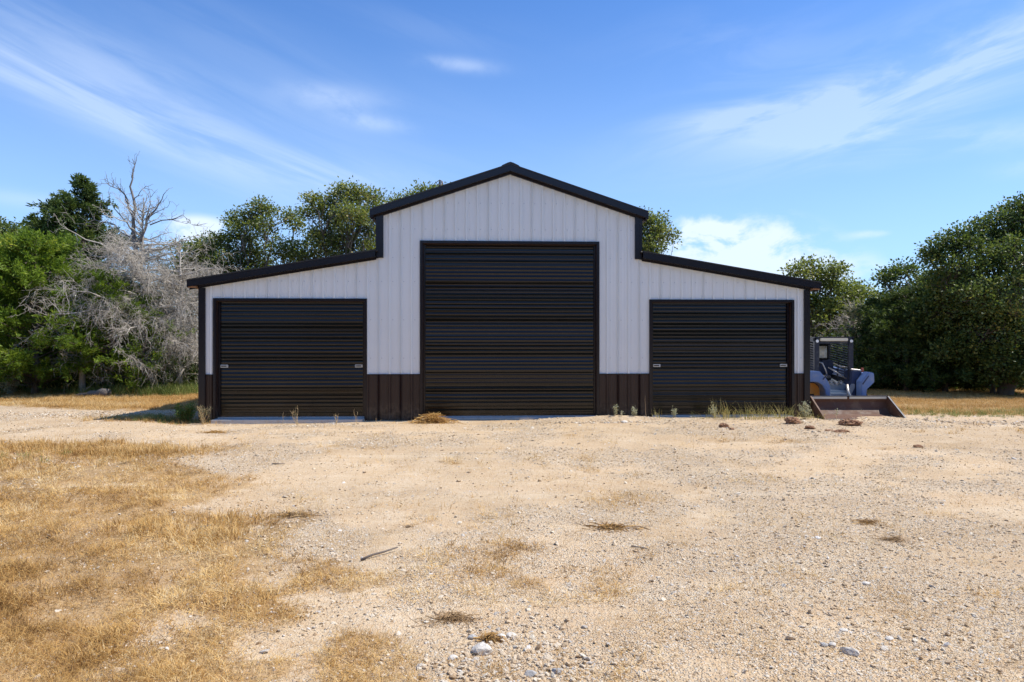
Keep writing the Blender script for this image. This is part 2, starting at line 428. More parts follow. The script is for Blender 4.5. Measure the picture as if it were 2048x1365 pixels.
for a, b in zip(edges[:-1], edges[1:]):
    mid = (a+b)/2; dr = [D for D in DOORS if D[0] < mid < D[1]]
    zt = (lambda x, mid=mid: topz(x if abs(mid) > HC or abs(x) < HC-.002 else math.copysign(HC-.002, x)))
    if abs(mid) > HC: zt = lambda x: 3.335-.1667*(abs(x)-HC)
    if dr: sheet('wall_panel', a, b, dr[0][2], zt, WHITE, barn)
    else:
        sheet('wall_panel', a, b, WT, zt, WHITE, barn)
        sheet('wainscot_panel', a, b, -.12, WT-.008, BROWN, barn, y=-.004)
# transition strip between wainscot and white wall
def between_doors():
    return [(-HB+.1, DOORS[0][0]-.05), (DOORS[0][1]+.05, DOORS[1][0]-.05), (DOORS[1][1]+.05, DOORS[2][0]-.05), (DOORS[2][1]+.05, HB-.1)]
for a, b in between_doors():
    MB().box(a, b, -.030, -.002, WT-.014, WT+.004).build('wainscot_trim', TRIM, barn)
# row of screw heads on the white wall: real little caps
sm = MB()
for zz in (1.25, 2.05, 2.85, 3.35, 3.95, 4.5):
    for k in range(-28, 29):
        x = k*RIB + RIB*.28
        if abs(x) > HB-.15 or zz > topz(x)-.1 or any(D[0]-.08 < x < D[1]+.08 and zz < D[2]+.05 for D in DOORS): continue
        sm.box(x-.008, x+.008, -.008, .001, zz-.008, zz+.008)
o = sm.build('wall_screws', GALV, barn); o['kind'] = 'stuff'
# corner trims
MB().box(-HB-.02, -HB+.115, -.045, .13, -.12, 2.70).build('corner_trim', TRIM, barn, .004)
MB().box(HB-.105, HB+.02, -.045, .13, -.12, 2.70).build('corner_trim', TRIM, barn, .004)
for s in (-1, 1):
    x0, x1 = (s*(HC-.10), s*(HC+.045)) if s > 0 else (s*(HC+.045), s*(HC-.10))
    MB().box(x0, x1, -.05, .10, 3.34, 4.33).build('corner_trim', TRIM, barn, .004)
    MB().box(x0+.1 if s > 0 else x0-.004, x1+.004 if s > 0 else x1-.1, -.058, -.05, 3.35, 4.32).build('corner_trim_lip', TRIM, barn)
# rake trims: sloping fascia, lower drip leg
OV = .17
def rake(x0, z0, x1, z1, name='rake_trim'):
    h = .138
    MB().prism([(x0, z0-h), (x1, z1-h), (x1, z1), (x0, z0)], -OV, -OV+.022).build(name, TRIM, barn, .003)
    MB().prism([(x0, z0-h-.004), (x1, z1-h-.004), (x1, z1-h+.010), (x0, z0-h+.010)], -OV-.008, .0).build('rake_soffit', TRIM, barn)
    MB().prism([(x0, z0-h-.050), (x1, z1-h-.050), (x1, z1-h-.006), (x0, z0-h-.006)], -.040, -.022).build('rake_edge', TRIM, barn)
    MB().prism([(x0, z0-.012), (x1, z1-.012), (x1, z1+.012), (x0, z0+.012)], -OV-.012, -OV+.06).build('rake_cap', ROOFM, barn)
zap = 5.29; ex = HC+.15
rake(-ex, zap-.3333*ex, 0, zap); rake(0, zap, ex, zap-.3333*ex)
lz = 3.495; lx = HB+.20
rake(-lx, lz-.1667*(lx-HC), -HC-.046, lz-.1667*.046); rake(HC+.046, lz-.1667*.046, lx, lz-.1667*(lx-HC))
# roofs of ribbed sheets
roof = empty('roof', (0, 0, 0), 0, barn)
def slope(x0, z0, x1, z1, nrib=.30):
    a = Vector((x0, 0, z0)); b = Vector((x1, 0, z1)); d = (b-a).normalized(); n = Vector((-d.z, 0, d.x))
    if n.z < 0: n = -n
    y = -OV+.024; first = True
    while y < DEPTH+.1:
        y1 = min(y+.914, DEPTH+.15); V = []; F = []
        ys = [y]
        prof = [(y, 0)]
        q = y+.02
        while q < y1-.05:
            prof += [(q, 0), (q+.012, .019), (q+.030, .019), (q+.042, 0)]; q += RIB
        prof.append((y1-.002, 0))
        for (yy, h) in prof:
            for P in (a, b):
                for off in (h, h-.012): V.append(tuple(P + n*off + Vector((0, yy, 0))))
        for i in range(len(prof)-1):
            c = 4*i; e = c+4
            F += [(c, e, e+2, c+2), (c+1, c+3, e+3, e+1), (c, c+1, e+1, e), (c+2, e+2, e+3, c+3)]
        F += [(0, 2, 3, 1), (4*(len(prof)-1), 4*(len(prof)-1)+1, 4*(len(prof)-1)+3, 4*(len(prof)-1)+2)]
        me = bpy.data.meshes.new('roof_panel'); me.from_pydata(V, [], F); me.update()
        link('roof_panel', me, ROOFM, roof)
        y = y1
slope(-ex-.02, zap-.3333*(ex+.02)-.012, -.002, zap-.012); slope(ex+.02, zap-.3333*(ex+.02)-.012, .002, zap-.012)
slope(-lx-.02, lz-.1667*(lx+.02-HC)-.012, -HC-.01, lz-.014); slope(lx+.02, lz-.1667*(lx+.02-HC)-.012, HC+.01, lz-.014)
MB().prism([(-.19, zap-.050), (0, zap+.014), (.19, zap-.050), (.17, zap-.030), (.06, zap+.022), (0, zap+.040), (-.06, zap+.022), (-.17, zap-.030)], -OV-.02, DEPTH+.16).build('ridge_cap', ROOFM, roof)
# eave returns under the centre roof ends and wooden blocking under the low eaves
for xj in (-5.0, -1.55, 1.62, 4.7):
    zz_ = (zap-.3333*abs(xj)) if abs(xj) < HC else (lz-.1667*(abs(xj)-HC)); sl = -math.copysign(.3333 if abs(xj) < HC else .1667, xj)
    MB().prism([(xj-.05, zz_-sl*.05-.139), (xj+.05, zz_+sl*.05-.139), (xj+.05, zz_+sl*.05-.013), (xj-.05, zz_-sl*.05-.013)], -OV-.004, -OV-.0005).build('trim_lap', TRIM, barn)
for s in (-1, 1):
    MB().prism([(s*(HC+.046), 4.20), (s*(HC+.15), 4.335), (s*(HC+.15), 4.22+.12), (s*(HC+.046), 4.36)] if True else [], -.10, DEPTH).build('eave_trim', TRIM, barn)
    MB().box(min(s*(HC+.10), s*(HC+.165)), max(s*(HC+.10), s*(HC+.165)), -OV+.02, DEPTH, 4.17, 4.30).build('eave_fascia', TRIM, barn)
    z = lz-.1667*(lx-HC)
    MB().box(min(s*(HB+.03), s*(lx-.01)), max(s*(HB+.03), s*(lx-.01)), -OV+.03, DEPTH, z-.15, z-.125).build('eave_soffit', WOOD, barn)
    MB().box(min(s*(lx-.012), s*(lx+.005)), max(s*(lx-.012), s*(lx+.005)), -OV+.03, DEPTH, z-.15, z-.02).build('eave_fascia', TRIM, barn)
# side, clerestory and rear walls
def sidewall(x, z0, z1, s, name, m):
    prof = []; y = .13
    while y < DEPTH-.05:
        prof += [(y, 0), (y+RIB-.06, 0), (y+RIB-.045, .019), (y+RIB-.015, .019)]; y += RIB
    prof.append((DEPTH, 0)); V = []; F = []
    for yy, h in prof: V += [(x+s*h, yy, z0), (x+s*h, yy, z1)]
    for i in range(len(prof)-1): F.append((2*i, 2*i+2, 2*i+3, 2*i+1))
    me = bpy.data.meshes.new(name); me.from_pydata(V, [], F); me.update(); link(name, me, m, barn)
for s in (-1, 1):
    sidewall(s*HB, WT, 2.72, s, 'side_wall', WHITE); sidewall(s*(HB+.003), -.1, WT, s, 'side_wainscot', BROWN)
    sidewall(s*HC, 3.35, 4.36, s, 'upper_side_wall', WHITE)
MB().prism([(-HB, -.1), (HB, -.1), (HB, 2.7), (HC, 3.33), (HC, 4.3), (0, 5.2), (-HC, 4.3), (-HC, 3.33), (-HB, 2.7)], DEPTH-.03, DEPTH).build('rear_wall', WHITE, barn)
MB().box(-HB+.02, HB-.02, .06, DEPTH-.04, -.2, .02).build('floor_slab', CONC, barn)

# roll-up doors
def curtain_mesh(x0, x1, z0, z1, seed):
    r = random.Random(seed); P = []; z = z0; per = .0785; i = 0; grp = 0.
    V = []; F = []
    while z < z1-.001:
        if i % 4 == 0: gam = r.choice([.5, .8, 1.15]); grp = r.choice([-.05, -.01, .02, .13])*r.uniform(.6, 1.1)
        amp = .0062*r.choice([.35, .6, 1., 1.15])*gam; bow = r.uniform(.0, .0014); tilt = grp + r.uniform(-.035, .035)
        for k in range(10):
            t = k/10.; zz = z+t*per
            if zz > z1: break
            c = math.exp(-((t-.28)/(.08 if t < .28 else .20))**2)
            P.append((zz, -amp*c - bow*math.sin(math.pi*t) + tilt*per*(t-.5)))
        z += per; i += 1
    P.append((z1, 0)); nx = 14
    for (zz, dy) in P:
        for k in range(nx+1):
            x = x0+(x1-x0)*k/nx
            sag = .0016*math.sin(3.1*x+seed)*math.sin(zz*2.3+seed) + .0008*math.sin(11*x+zz*5)
            V.append((x, dy+sag, zz))
    w = nx+1
    for i in range(len(P)-1):
        for k in range(nx): F.append((i*w+k, i*w+k+1, (i+1)*w+k+1, (i+1)*w+k))
    return npmesh('curtain', V, F, smooth=True)
dlab = ['left wing roll-up door, low and wide', 'tall roll-up door in the centre of the barn', 'right wing roll-up door behind grass clumps']
for di, (x0, x1, zt) in enumerate(DOORS):
    dr = empty('roll_up_door', ((x0+x1)/2, 0, 0), 0, barn); dr['label'] = dlab[di]
    cx = (x0+x1)/2; a, b = x0-cx, x1-cx
    link('curtain', curtain_mesh(a+.02, b-.02, .035, zt+.02, 3+di*5), DOOR, dr, (0, .112, 0))
    # trim round the opening
    MB().box(a-.05, a+.004, -.040, .012, -.10, zt+.05).build('door_trim', TRIM, dr, .003)
    MB().box(b-.004, b+.05, -.040, .012, -.10, zt+.05).build('door_trim', TRIM, dr, .003)
    MB().box(a+.005, b-.005, -.040, .012, zt-.004, zt+.05).build('door_trim', TRIM, dr, .003)
    MB().box(a-.001, a+.014, .013, .20, -.02, zt).build('door_jamb', BROWN, dr)
    MB().box(b-.014, b+.001, .013, .20, -.02, zt).build('door_jamb', BROWN, dr)
    MB().box(a+.015, b-.015, .013, .20, zt-.016, zt-.001).build('door_head', BROWN, dr)
    MB().box(a+.016, a+.055, .075, .108, .02, zt-.018).build('guide_rail', TRIM, dr, .003)
    MB().box(b-.055, b-.016, .075, .108, .02, zt-.018).build('guide_rail', TRIM, dr, .003)
    MB().box(a+.02, b-.02, .095, .122, .028, .075).build('bottom_bar', DOOR, dr, .004)
    MB().box(a+.0, b+.0, -.13 - (.16 if di == 0 else 0), .0595, -.2, .012 if di else .004).build('threshold', CONC, dr, .006)
    MB().box(a+.016, b-.016, .06, .20, .0205, .030).build('sill_angle', GALV, dr)
    if di != 1:
        for s, xx in ((1, a+.06), (-1, b-.06)):
            zl = 1.085; x_a, x_b = (xx, xx+.155) if s > 0 else (xx-.155, xx)
            l = MB().box(x_a, x_b, .070, .094, zl-.030, zl+.030).build('latch', GALV, dr, .004)
            MB().box(x_a+.02, x_b-.02, .056, .0695, zl-.012, zl+.012).tube([(xx+s*.09, .052, zl-.002), (xx+s*.09, .069, zl-.002)], .014, 10)
            g = MB().box(x_a+.015, x_b-.03, .058, .0695, zl-.010, zl+.010).build('latch_bolt', TRIM, dr, .002)

# ------------------------------------------------------------------ scatter (stuff only)
def lib(name, objs):
    c = bpy.data.collections.new(name)
    for o in objs: c.objects.link(o)
    return c
def scatter(name, P, ROT, S, TINT, coll, label):
    me = bpy.data.meshes.new(name); me.vertices.add(len(P)); me.vertices.foreach_set('co', np.asarray(P, np.float32).ravel())
    a = me.attributes.new('rot', 'FLOAT_VECTOR', 'POINT'); a.data.foreach_set('vector', np.asarray(ROT, np.float32).ravel())
    a = me.attributes.new('scl', 'FLOAT_VECTOR', 'POINT'); a.data.foreach_set('vector', np.asarray(S, np.float32).ravel())
    a = me.attributes.new('tint', 'FLOAT', 'POINT'); a.data.foreach_set('value', np.asarray(TINT, np.float32))
    o = bpy.data.objects.new(name, me); col.objects.link(o)
    ng = bpy.data.node_groups.new(name, 'GeometryNodeTree')
    ng.interface.new_socket('Geometry', in_out='INPUT', socket_type='NodeSocketGeometry')
    ng.interface.new_socket('Geometry', in_out='OUTPUT', socket_type='NodeSocketGeometry')
    N = ng.nodes; L = ng.links
    gi = N.new('NodeGroupInput'); go = N.new('NodeGroupOutput'); ip = N.new('GeometryNodeInstanceOnPoints'); ci = N.new('GeometryNodeCollectionInfo')
    ci.inputs['Collection'].default_value = coll; ci.inputs['Separate Children'].default_value = True; ci.inputs['Reset Children'].default_value = True
    ip.inputs['Pick Instance'].default_value = True
    def na(nm, ty):
        n = N.new('GeometryNodeInputNamedAttribute'); n.data_type = ty; n.inputs[0].default_value = nm; return n.outputs[0]
    L.new(gi.outputs[0], ip.inputs['Points']); L.new(ci.outputs[0], ip.inputs['Instance'])
    L.new(na('rot', 'FLOAT_VECTOR'), ip.inputs['Rotation']); L.new(na('scl', 'FLOAT_VECTOR'), ip.inputs['Scale'])
    L.new(ip.outputs[0], go.inputs[0])
    md = o.modifiers.new('scatter', 'NODES'); md.node_group = ng
    tag(o, label, kind='stuff'); return o
def rock_mesh(seed, sub=1, flat=.6, amp=.28, name='stone'):
    r = np.random.default_rng(seed); bm = bmesh.new(); bmesh.ops.create_icosphere(bm, subdivisions=sub, radius=.5)
    D = r.normal(size=(7, 3)); D /= np.linalg.norm(D, axis=1)[:, None]; cut = r.uniform(.27, .44, 7)
    for v in bm.verts:
        p = np.array(v.co)
        for d, c in zip(D, cut):
            t = p@d
            if t > c: p = p - d*(t-c)*.92
        p = p*(1+amp*.35*r.normal())
        v.co = (p[0]*1.15, p[1], p[2]*flat)
    me = bpy.data.meshes.new(name); bm.to_mesh(me); bm.free(); return me
m, T = mat('stones'); rnd = T.node('ShaderNodeObjectInfo').outputs['Random']; co = objco(T)
c = T.ramp(rnd, [(0, (.36, .23, .13)), (.05, (.46, .33, .20)), (.10, (.62, .46, .29)), (.4, (.70, .54, .36)), (.62, (.76, .64, .48)), (.88, (.80, .72, .58)), (.95, (.60, .55, .48)), (1, (.84, .80, .74))])
n = T.noise(co, 5, 5, .65)
c = T.mix(T.mrange(n, .35, .7, 0, .35), c, (.42, .30, .18, 1))
principled(T, c, .9, 0, .2, bump=n, bstr=.5, bdist=.1); MATS['stones'] = m
rocks = []
for i in range(8):
    me = rock_mesh(i+1, 1, .55+.05*(i % 3)); me.materials.append(m); rocks.append(bpy.data.objects.new('pebble', me))
ROCKS = lib('pebble_kit', rocks)
def inview(x, y, margin=.6): return np.abs(x) < y*.78+margin
def clear_of_barn(x, y):
    lx, ly = tolocal(x, y); return ~((np.abs(lx) < 6.45) & (ly > -.02))
def fan(n, y0, y1, p=2.0):
    """random ground points in the visible wedge; p sets how density falls with distance"""
    u = rng.random(n)
    if p == 1: y = y0*(y1/y0)**u
    else: y = (y0**(1-p+1e-9)+(y1**(1-p+1e-9)-y0**(1-p+1e-9))*u)**(1/(1-p+1e-9))
    x = (rng.random(n)*2-1)*(y*.80+1.5); return x, y
def euler_rand(n, tilt=.4): return np.stack([rng.normal(0, tilt, n), rng.normal(0, tilt, n), rng.random(n)*6.283], 1)
# small pebbles
x, y = fan(230000, 2.3, 15.5, 1.2)
gm_, rm_ = grassmask(x, y), gravelmask(x, y)
keep = (rng.random(len(x)) < (.13+.60*rm_)*(1-.45*gm_)) & clear_of_barn(x, y)
x, y = x[keep], y[keep]; s = .0042 + .0075*rng.random(len(x))**3 + y*.0012
s = s*rng.choice([.85, 1.25, 1.8, 2.8], len(x), p=[.74, .2, .052, .008])
z = gz(x, y)+s*.04
S3 = np.stack([s*rng.uniform(.8, 1.4, len(x)), s*rng.uniform(.8, 1.2, len(x)), s*rng.uniform(.5, .9, len(x))], 1)*1.2
print('pebbles', len(x))
scatter('gravel', np.stack([x, y, z], 1), euler_rand(len(x)), S3, rng.random(len(x)), ROCKS, 'loose cream and grey gravel strewn over the drive')
# coarse patch of pale stones by the bottom edge and right side
def blob(n, cx, cy, rx, ry, rot=0):
    a = rng.normal(size=(n, 2))*.6; c, s = math.cos(rot), math.sin(rot)
    return cx+a[:, 0]*rx*c-a[:, 1]*ry*s, cy+a[:, 0]*rx*s+a[:, 1]*ry*c
X, Y, Z, SS = [], [], [], []
for (n, cx, cy, rx, ry, rot, s0, s1) in ((650, .02, 3.2, .42, .38, .2, .012, .034), (160, -.08, 3.75, .35, .35, 0, .012, .030), (420, 2.35, 3.75, 1.3, .7, -.5, .010, .028),
        (260, 1.9, 5.0, .7, .5, -.6, .010, .026), (300, -1.1, 3.9, .7, .35, .3, .010, .024), (200, -1.6, 4.9, .5, .6, -.8, .012, .028), (200, -2.4, 6.4, 1.0, .4, .0, .012, .03),
        (320, 3.6, 5.2, 1.6, .6, -.4, .010, .024), (260, 1.8, 13.6, 1.2, .18, 0, .02, .05), (500, 10.5, 13.0, 3, .5, -.15, .02, .05), (260, -5.7, 8.9, 1.4, .3, .1, .012, .035), (700, -9.5, 15.0, 3.5, .5, 0, .02, .045)):
    bx, by = blob(n, cx, cy, rx, ry, rot); sz = s0+(s1-s0)*rng.random(n)**2.2
    X.append(bx); Y.append(by); SS.append(sz)
X = np.concatenate(X); Y = np.concatenate(Y); SS = np.concatenate(SS); k_ = clear_of_barn(X, Y) & (Y > 1.5); X, Y, SS = X[k_], Y[k_], SS[k_]
S3 = np.stack([SS*rng.uniform(.9, 1.5, len(X)), SS*rng.uniform(.8, 1.2, len(X)), SS*rng.uniform(.7, 1.1, len(X))], 1)*1.2
scatter('coarse_gravel', np.stack([X, Y, gz(X, Y)+SS*.15], 1), euler_rand(len(X)), S3, rng.random(len(X)), ROCKS, 'patches of coarser pale stones lying in the drive')

# dry grass
def grass_mat(name, stops, tr=.25):
    m, T = mat(name); r = T.node('ShaderNodeObjectInfo').outputs['Random']
    a = T.node('ShaderNodeAttribute', attribute_name='tint').outputs['Fac']
    it = T.node('ShaderNodeAttribute', attribute_name='tint', attribute_type='INSTANCER').outputs['Fac']
    f = T.math('ADD', T.math('ADD', T.math('MULTIPLY', r, .25), T.math('MULTIPLY', a, .40)), T.math('MULTIPLY', it, .35))
    c = T.ramp(f, stops); principled(T, c, .7, 0, .25, trans=(c, tr)); MATS[name] = m; return m
DRY = grass_mat('dry_grass_blades', [(.05, (.12, .07, .03)), (.20, (.30, .165, .055)), (.36, (.50, .285, .085)), (.52, (.63, .40, .135)), (.72, (.72, .53, .25)), (.9, (.80, .68, .44))])
GRN = grass_mat('green_grass_blades', [(.1, (.10, .15, .03)), (.4, (.17, .23, .05)), (.7, (.32, .33, .10)), (.9, (.52, .45, .20))])
def tuft(nb, rad, h0, h1, w, lean, seed, seg=3, arch=1.0):
    r = np.random.default_rng(seed); V = []; F = []; TT = []
    for i in range(nb):
        a = r.random()*6.283; q = rad*math.sqrt(r.random()); px, py = q*math.cos(a), q*math.sin(a)
        b = a + r.normal()*.9; L = r.uniform(h0, h1); ln = abs(r.normal(lean, lean*.45)); t = r.random(); wd = w*r.uniform(.6, 1.2)
        dx, dy = math.cos(b), math.sin(b); x, y, z = px, py, -.005; th = ln*.5; base = len(V)
        for k in range(seg+1):
            ww = wd*(1-.85*k/seg)*.5
            V += [(x-dy*ww, y+dx*ww, z), (x+dy*ww, y-dx*ww, z)]
            st = L/seg; x += dx*math.sin(th)*st; y += dy*math.sin(th)*st; z += math.cos(th)*st; th = min(th+ln*arch*.6, 2.0)
            if z < .004: z = .004
        for k in range(seg): F.append((base+2*k, base+2*k+1, base+2*k+3, base+2*k+2)); TT.append(t)
    return npmesh('tuft', V, F, {'tint': ('FACE', TT)})
def tuftlib(name, m, n, *a, **k):
    os_ = []
    for i in range(n):
        me = tuft(*a, seed=100+i*7+len(name), **k); me.materials.append(m); os_.append(bpy.data.objects.new('tuft', me))
    return lib(name, os_)
SHORT = tuftlib('short_tuft_kit', DRY, 8, 15, .06, .02, .085, .0034, 2.1)
MEAD = tuftlib('meadow_tuft_kit', DRY, 5, 22, .11, .06, .17, .008, .9)
GREEN = tuftlib('green_tuft_kit', GRN, 4, 20, .09, .08, .24, .009, .6)
LITTER = tuftlib('litter_kit', DRY, 5, 4, .06, .04, .11, .0026, 2.4, seg=3, arch=.25)
def sc3(s, n): return np.stack([s*rng.uniform(.85, 1.2, n), s*rng.uniform(.85, 1.2, n), s*rng.uniform(.8, 1.2, n)], 1)
def up_rot(n, t=.15): return np.stack([rng.normal(0, t, n), rng.normal(0, t, n), rng.random(n)*6.283], 1)
x, y = fan(135000, 2.2, 11.4, 1.5); g = grassmask(x, y)
pn = fbm(x*3.3+60, y*3.3, 4); keep = (rng.random(len(x)) < g**1.2*(.26+.74*sstep(.38, .54, pn))) & (x < 4.5); x, y, g = x[keep], y[keep], g[keep]; n = len(x); print('short tufts', n)
s = .45+.9*fbm(x*2, y*2, 3)**1.3 + .05*y*(y > 4)
scatter('dry_lawn_grass', np.stack([x, y, gz(x, y)], 1), up_rot(n, .35), sc3(s, n), np.clip(fbm(x*1.5+9, y*2.2, 4)*3.0-1.0+rng.normal(0, .14, n), 0, 1), SHORT, 'short straw coloured grass spreading over the lower left ground')
# taller strawy tufts at the far edge of the near lawn
px_, py_ = [], []
for (cx, cy, rx, ry, n) in ((-5.0, 9.3, .55, .45, 240), (-7.0, 10.0, 1.5, .35, 330), (-5.9, 9.5, .6, .25, 110), (-7.2, 8.6, 1.3, .4, 260), (-2.5, 6.0, .25, .2, 40), (-2.3, 5.4, .2, .2, 40), (-2.9, 5.6, .5, .2, 40)):
    bx, by = blob(n, cx, cy, rx, ry); px_.append(bx); py_.append(by)
x = np.concatenate(px_); y = np.concatenate(py_); n = len(x)
scatter('tall_straw_grass', np.stack([x, y, gz(x, y)], 1), up_rot(n), sc3(rng.uniform(.5, 1.0, n), n), rng.random(n), MEAD, 'taller orange straw grass at the edge of the lawn beside the drive')
# meadows
x = rng.uniform(7.0, 26, 42000); y = rng.uniform(11.5, 24.5, 42000)
g = grassmask(x, y); keep = (rng.random(len(x)) < g*.95) & inview(x, y, 1.5) & ~((np.abs(x-7.3) < 1.2) & (y > 13.9) & (y < 18))
x, y = x[keep], y[keep]; n = len(x); print('meadow r', n)
scatter('right_meadow_grass', np.stack([x, y, gz(x, y)], 1), up_rot(n), sc3(rng.uniform(.45, .85, n), n), np.clip(fbm(x*.8+9, y*2.2, 3)*1.8-.35, 0, 1), MEAD, 'golden dry meadow grass between the loader and the right hand trees')
x = rng.uniform(-22, -5.8, 36000); y = rng.uniform(13.3, 24, 36000)
g = grassmask(x, y); keep = (rng.random(len(x)) < g*.9) & inview(x, y, 1.5) & clear_of_barn(x, y)
x, y = x[keep], y[keep]; n = len(x); print('meadow l', n)
scatter('left_meadow_grass', np.stack([x, y, gz(x, y)], 1), up_rot(n), sc3(rng.uniform(.4, .85, n), n), np.clip(fbm(x*.8+9, y*2.2, 3)*1.8-.30, 0, 1), MEAD, 'golden dry grass band between the drive and the left hand trees')
# green grass by the left trees and faint green in places
x = np.concatenate([rng.normal(-11.2, .95, 900), rng.normal(-11.6, 1.6, 500), rng.normal(-7.3, .45, 130), rng.normal(11, 2.2, 500), rng.normal(-7.6, .8, 60)])
y = np.concatenate([rng.normal(21.0, .45, 900), rng.normal(21.6, .5, 500), rng.normal(14.1, .2, 130), rng.normal(14.9, .35, 500), rng.normal(9.1, .3, 60)])
k_ = clear_of_barn(x, y) & ((x < 6.4) | (x > 8.6)); x, y = x[k_], y[k_]; n = len(x)
s = np.where(y > 20, rng.uniform(.9, 2.0, n), rng.uniform(.35, .7, n))
scatter('green_grass', np.stack([x, y, gz(x, y)], 1), up_rot(n), sc3(s, n), rng.random(n), GREEN, 'fresh green grass under the trees left of the barn')
# loose straw on the drive
x, y = fan(30000, 2.3, 14, 1.5); g = grassmask(x, y); w = fbm(x*1.6+4, y*1.6, 4)
keep = (rng.random(len(x)) < .28+.7*sstep(.5, .68, w)+.35*g) & clear_of_barn(x, y); x, y = x[keep][:17000], y[keep][:17000]; n = len(x); print('litter', n)
scatter('loose_straw', np.stack([x, y, gz(x, y)+.004], 1), up_rot(n, .05), sc3(.4+.06*y, n), rng.random(n), LITTER, 'loose dead grass stalks scattered on the gravel')

# ------------------------------------------------------------------ trees
def leaf_mat(name, lo, mid, hi, tr=.28, rough=.5, spec=.4):
    m, T = mat(name); a = T.node('ShaderNodeAttribute', attribute_name='tint').outputs['Fac']
    c = T.ramp(a, [(.0, lo), (.5, mid), (.92, hi), (1., (hi[0]*1.5, hi[1]*1.15, hi[2]))])
    t = T.mix(.5, c, (mid[0]*1.7, mid[1]*1.6, mid[2]*.8, 1))
    principled(T, c, rough, 0, spec, trans=(t, tr)); MATS[name] = m; return m
OAKL = leaf_mat('oak_leaves', (.055, .085, .022), (.110, .158, .036), (.20, .245, .07), tr=.36, rough=.45, spec=.35)
OAKY = leaf_mat('olive_oak_leaves', (.075, .100, .024), (.175, .215, .05), (.31, .33, .11), tr=.48, rough=.42, spec=.4)
CEDL = leaf_mat('bright_cedar_foliage', (.075, .125, .016), (.155, .24, .026), (.28, .37, .05), tr=.42, rough=.6, spec=.3)
CEDD = leaf_mat('dark_cedar_foliage', (.045, .070, .018), (.075, .115, .026), (.15, .20, .045), tr=.28, rough=.6, spec=.3)
SAGE = leaf_mat('grey_green_leaves', (.10, .11, .06), (.19, .20, .11), (.30, .30, .19), tr=.2, rough=.7, spec=.2)
PALE = leaf_mat('pale_weed_leaves', (.28, .30, .20), (.42, .43, .30), (.60, .60, .46), tr=.25, rough=.7, spec=.2)
WEED = leaf_mat('green_weed_leaves', (.07, .12, .03), (.13, .21, .05), (.22, .30, .08), tr=.3, rough=.6)
BARK = simple('bark', (.16, .125, .095), .9, var=.35, nscale=9, bstr=.6)
DEADW = simple('dead_grey_wood', (.43, .385, .32), .9, var=.45, nscale=7)
DEADD = simple('dark_dead_wood', (.20, .175, .155), .9, var=.3, nscale=7)
DARKW = simple('dark_twig', (.15, .12, .10), .9, var=.3)

def leaves(P, D, size, aspect, r, tint, name, m, parent, fold=.15):
    n = len(P); D = D/np.maximum(np.linalg.norm(D, axis=1), 1e-6)[:, None]
    q = r.normal(size=(n, 3)); Tn = np.cross(D, q); Tn /= np.maximum(np.linalg.norm(Tn, axis=1), 1e-6)[:, None]; Nn = np.cross(D, Tn)
    s = size[:, None]; w = s*aspect
    V = np.stack([P, P+D*s*.5+Tn*w*.5+Nn*s*fold, P+D*s, P+D*s*.5-Tn*w*.5+Nn*s*fold], 1).reshape(-1, 3)
    F = np.arange(4*n).reshape(n, 4)
    return link(name, npmesh(name, V, F, {'tint': ('FACE', tint)}), m, parent)
class Tubes:
    """many thin tapered three-sided twigs built with numpy"""
    def __init__(s): s.P = []; s.Rd = []
    def add(s, pts, r0, r1): s.P.append(np.asarray(pts, float)); s.Rd.append(np.linspace(r0, r1, len(pts)))
    def mesh(s, name, n=3, big=.03):
        V = []; F = []; b = 0
        for pts, rad in zip(s.P, s.Rd):
            k = 7 if rad[0] > big else n
            d = np.gradient(pts, axis=0); d /= np.maximum(np.linalg.norm(d, axis=1), 1e-9)[:, None]
            u = np.cross(d, (0.31, .17, .93)); u /= np.maximum(np.linalg.norm(u, axis=1), 1e-9)[:, None]; w = np.cross(d, u)
            t = np.arange(k)*2*np.pi/k
            ring = pts[:, None, :] + rad[:, None, None]*(np.cos(t)[None, :, None]*u[:, None, :]+np.sin(t)[None, :, None]*w[:, None, :])
            V.append(ring.reshape(-1, 3)); m_ = len(pts)
            i = (np.arange(m_-1)[:, None]*k); j = np.arange(k)[None, :]; j2 = (np.arange(k)+1)[None, :] % k
            F.append(np.stack([i+j, i+j2, i+k+j2, i+k+j], -1).reshape(-1, 4)+b); b += m_*k
        return npmesh(name, np.concatenate(V), np.concatenate(F), smooth=True)
def curve(a, b, n, wob, r, sag=0.):
    a = np.asarray(a, float); b = np.asarray(b, float); t = np.linspace(0, 1, n)[:, None]
    P = a+(b-a)*t; L = np.linalg.norm(b-a)
    o = np.cumsum(r.normal(size=(n, 3))*wob*L/n, 0); o -= o[0]
    P = P+o*np.sin(t*np.pi)*1.3; P[:, 2] += -sag*L*(t[:, 0]**2) + sag*.4*L*np.sin(t[:, 0]*np.pi)
    return P
def ptx(px, D): return (px-1024)/1365.*D
def ptz(py, D): return CAM_H+(688-py)/1365.*D

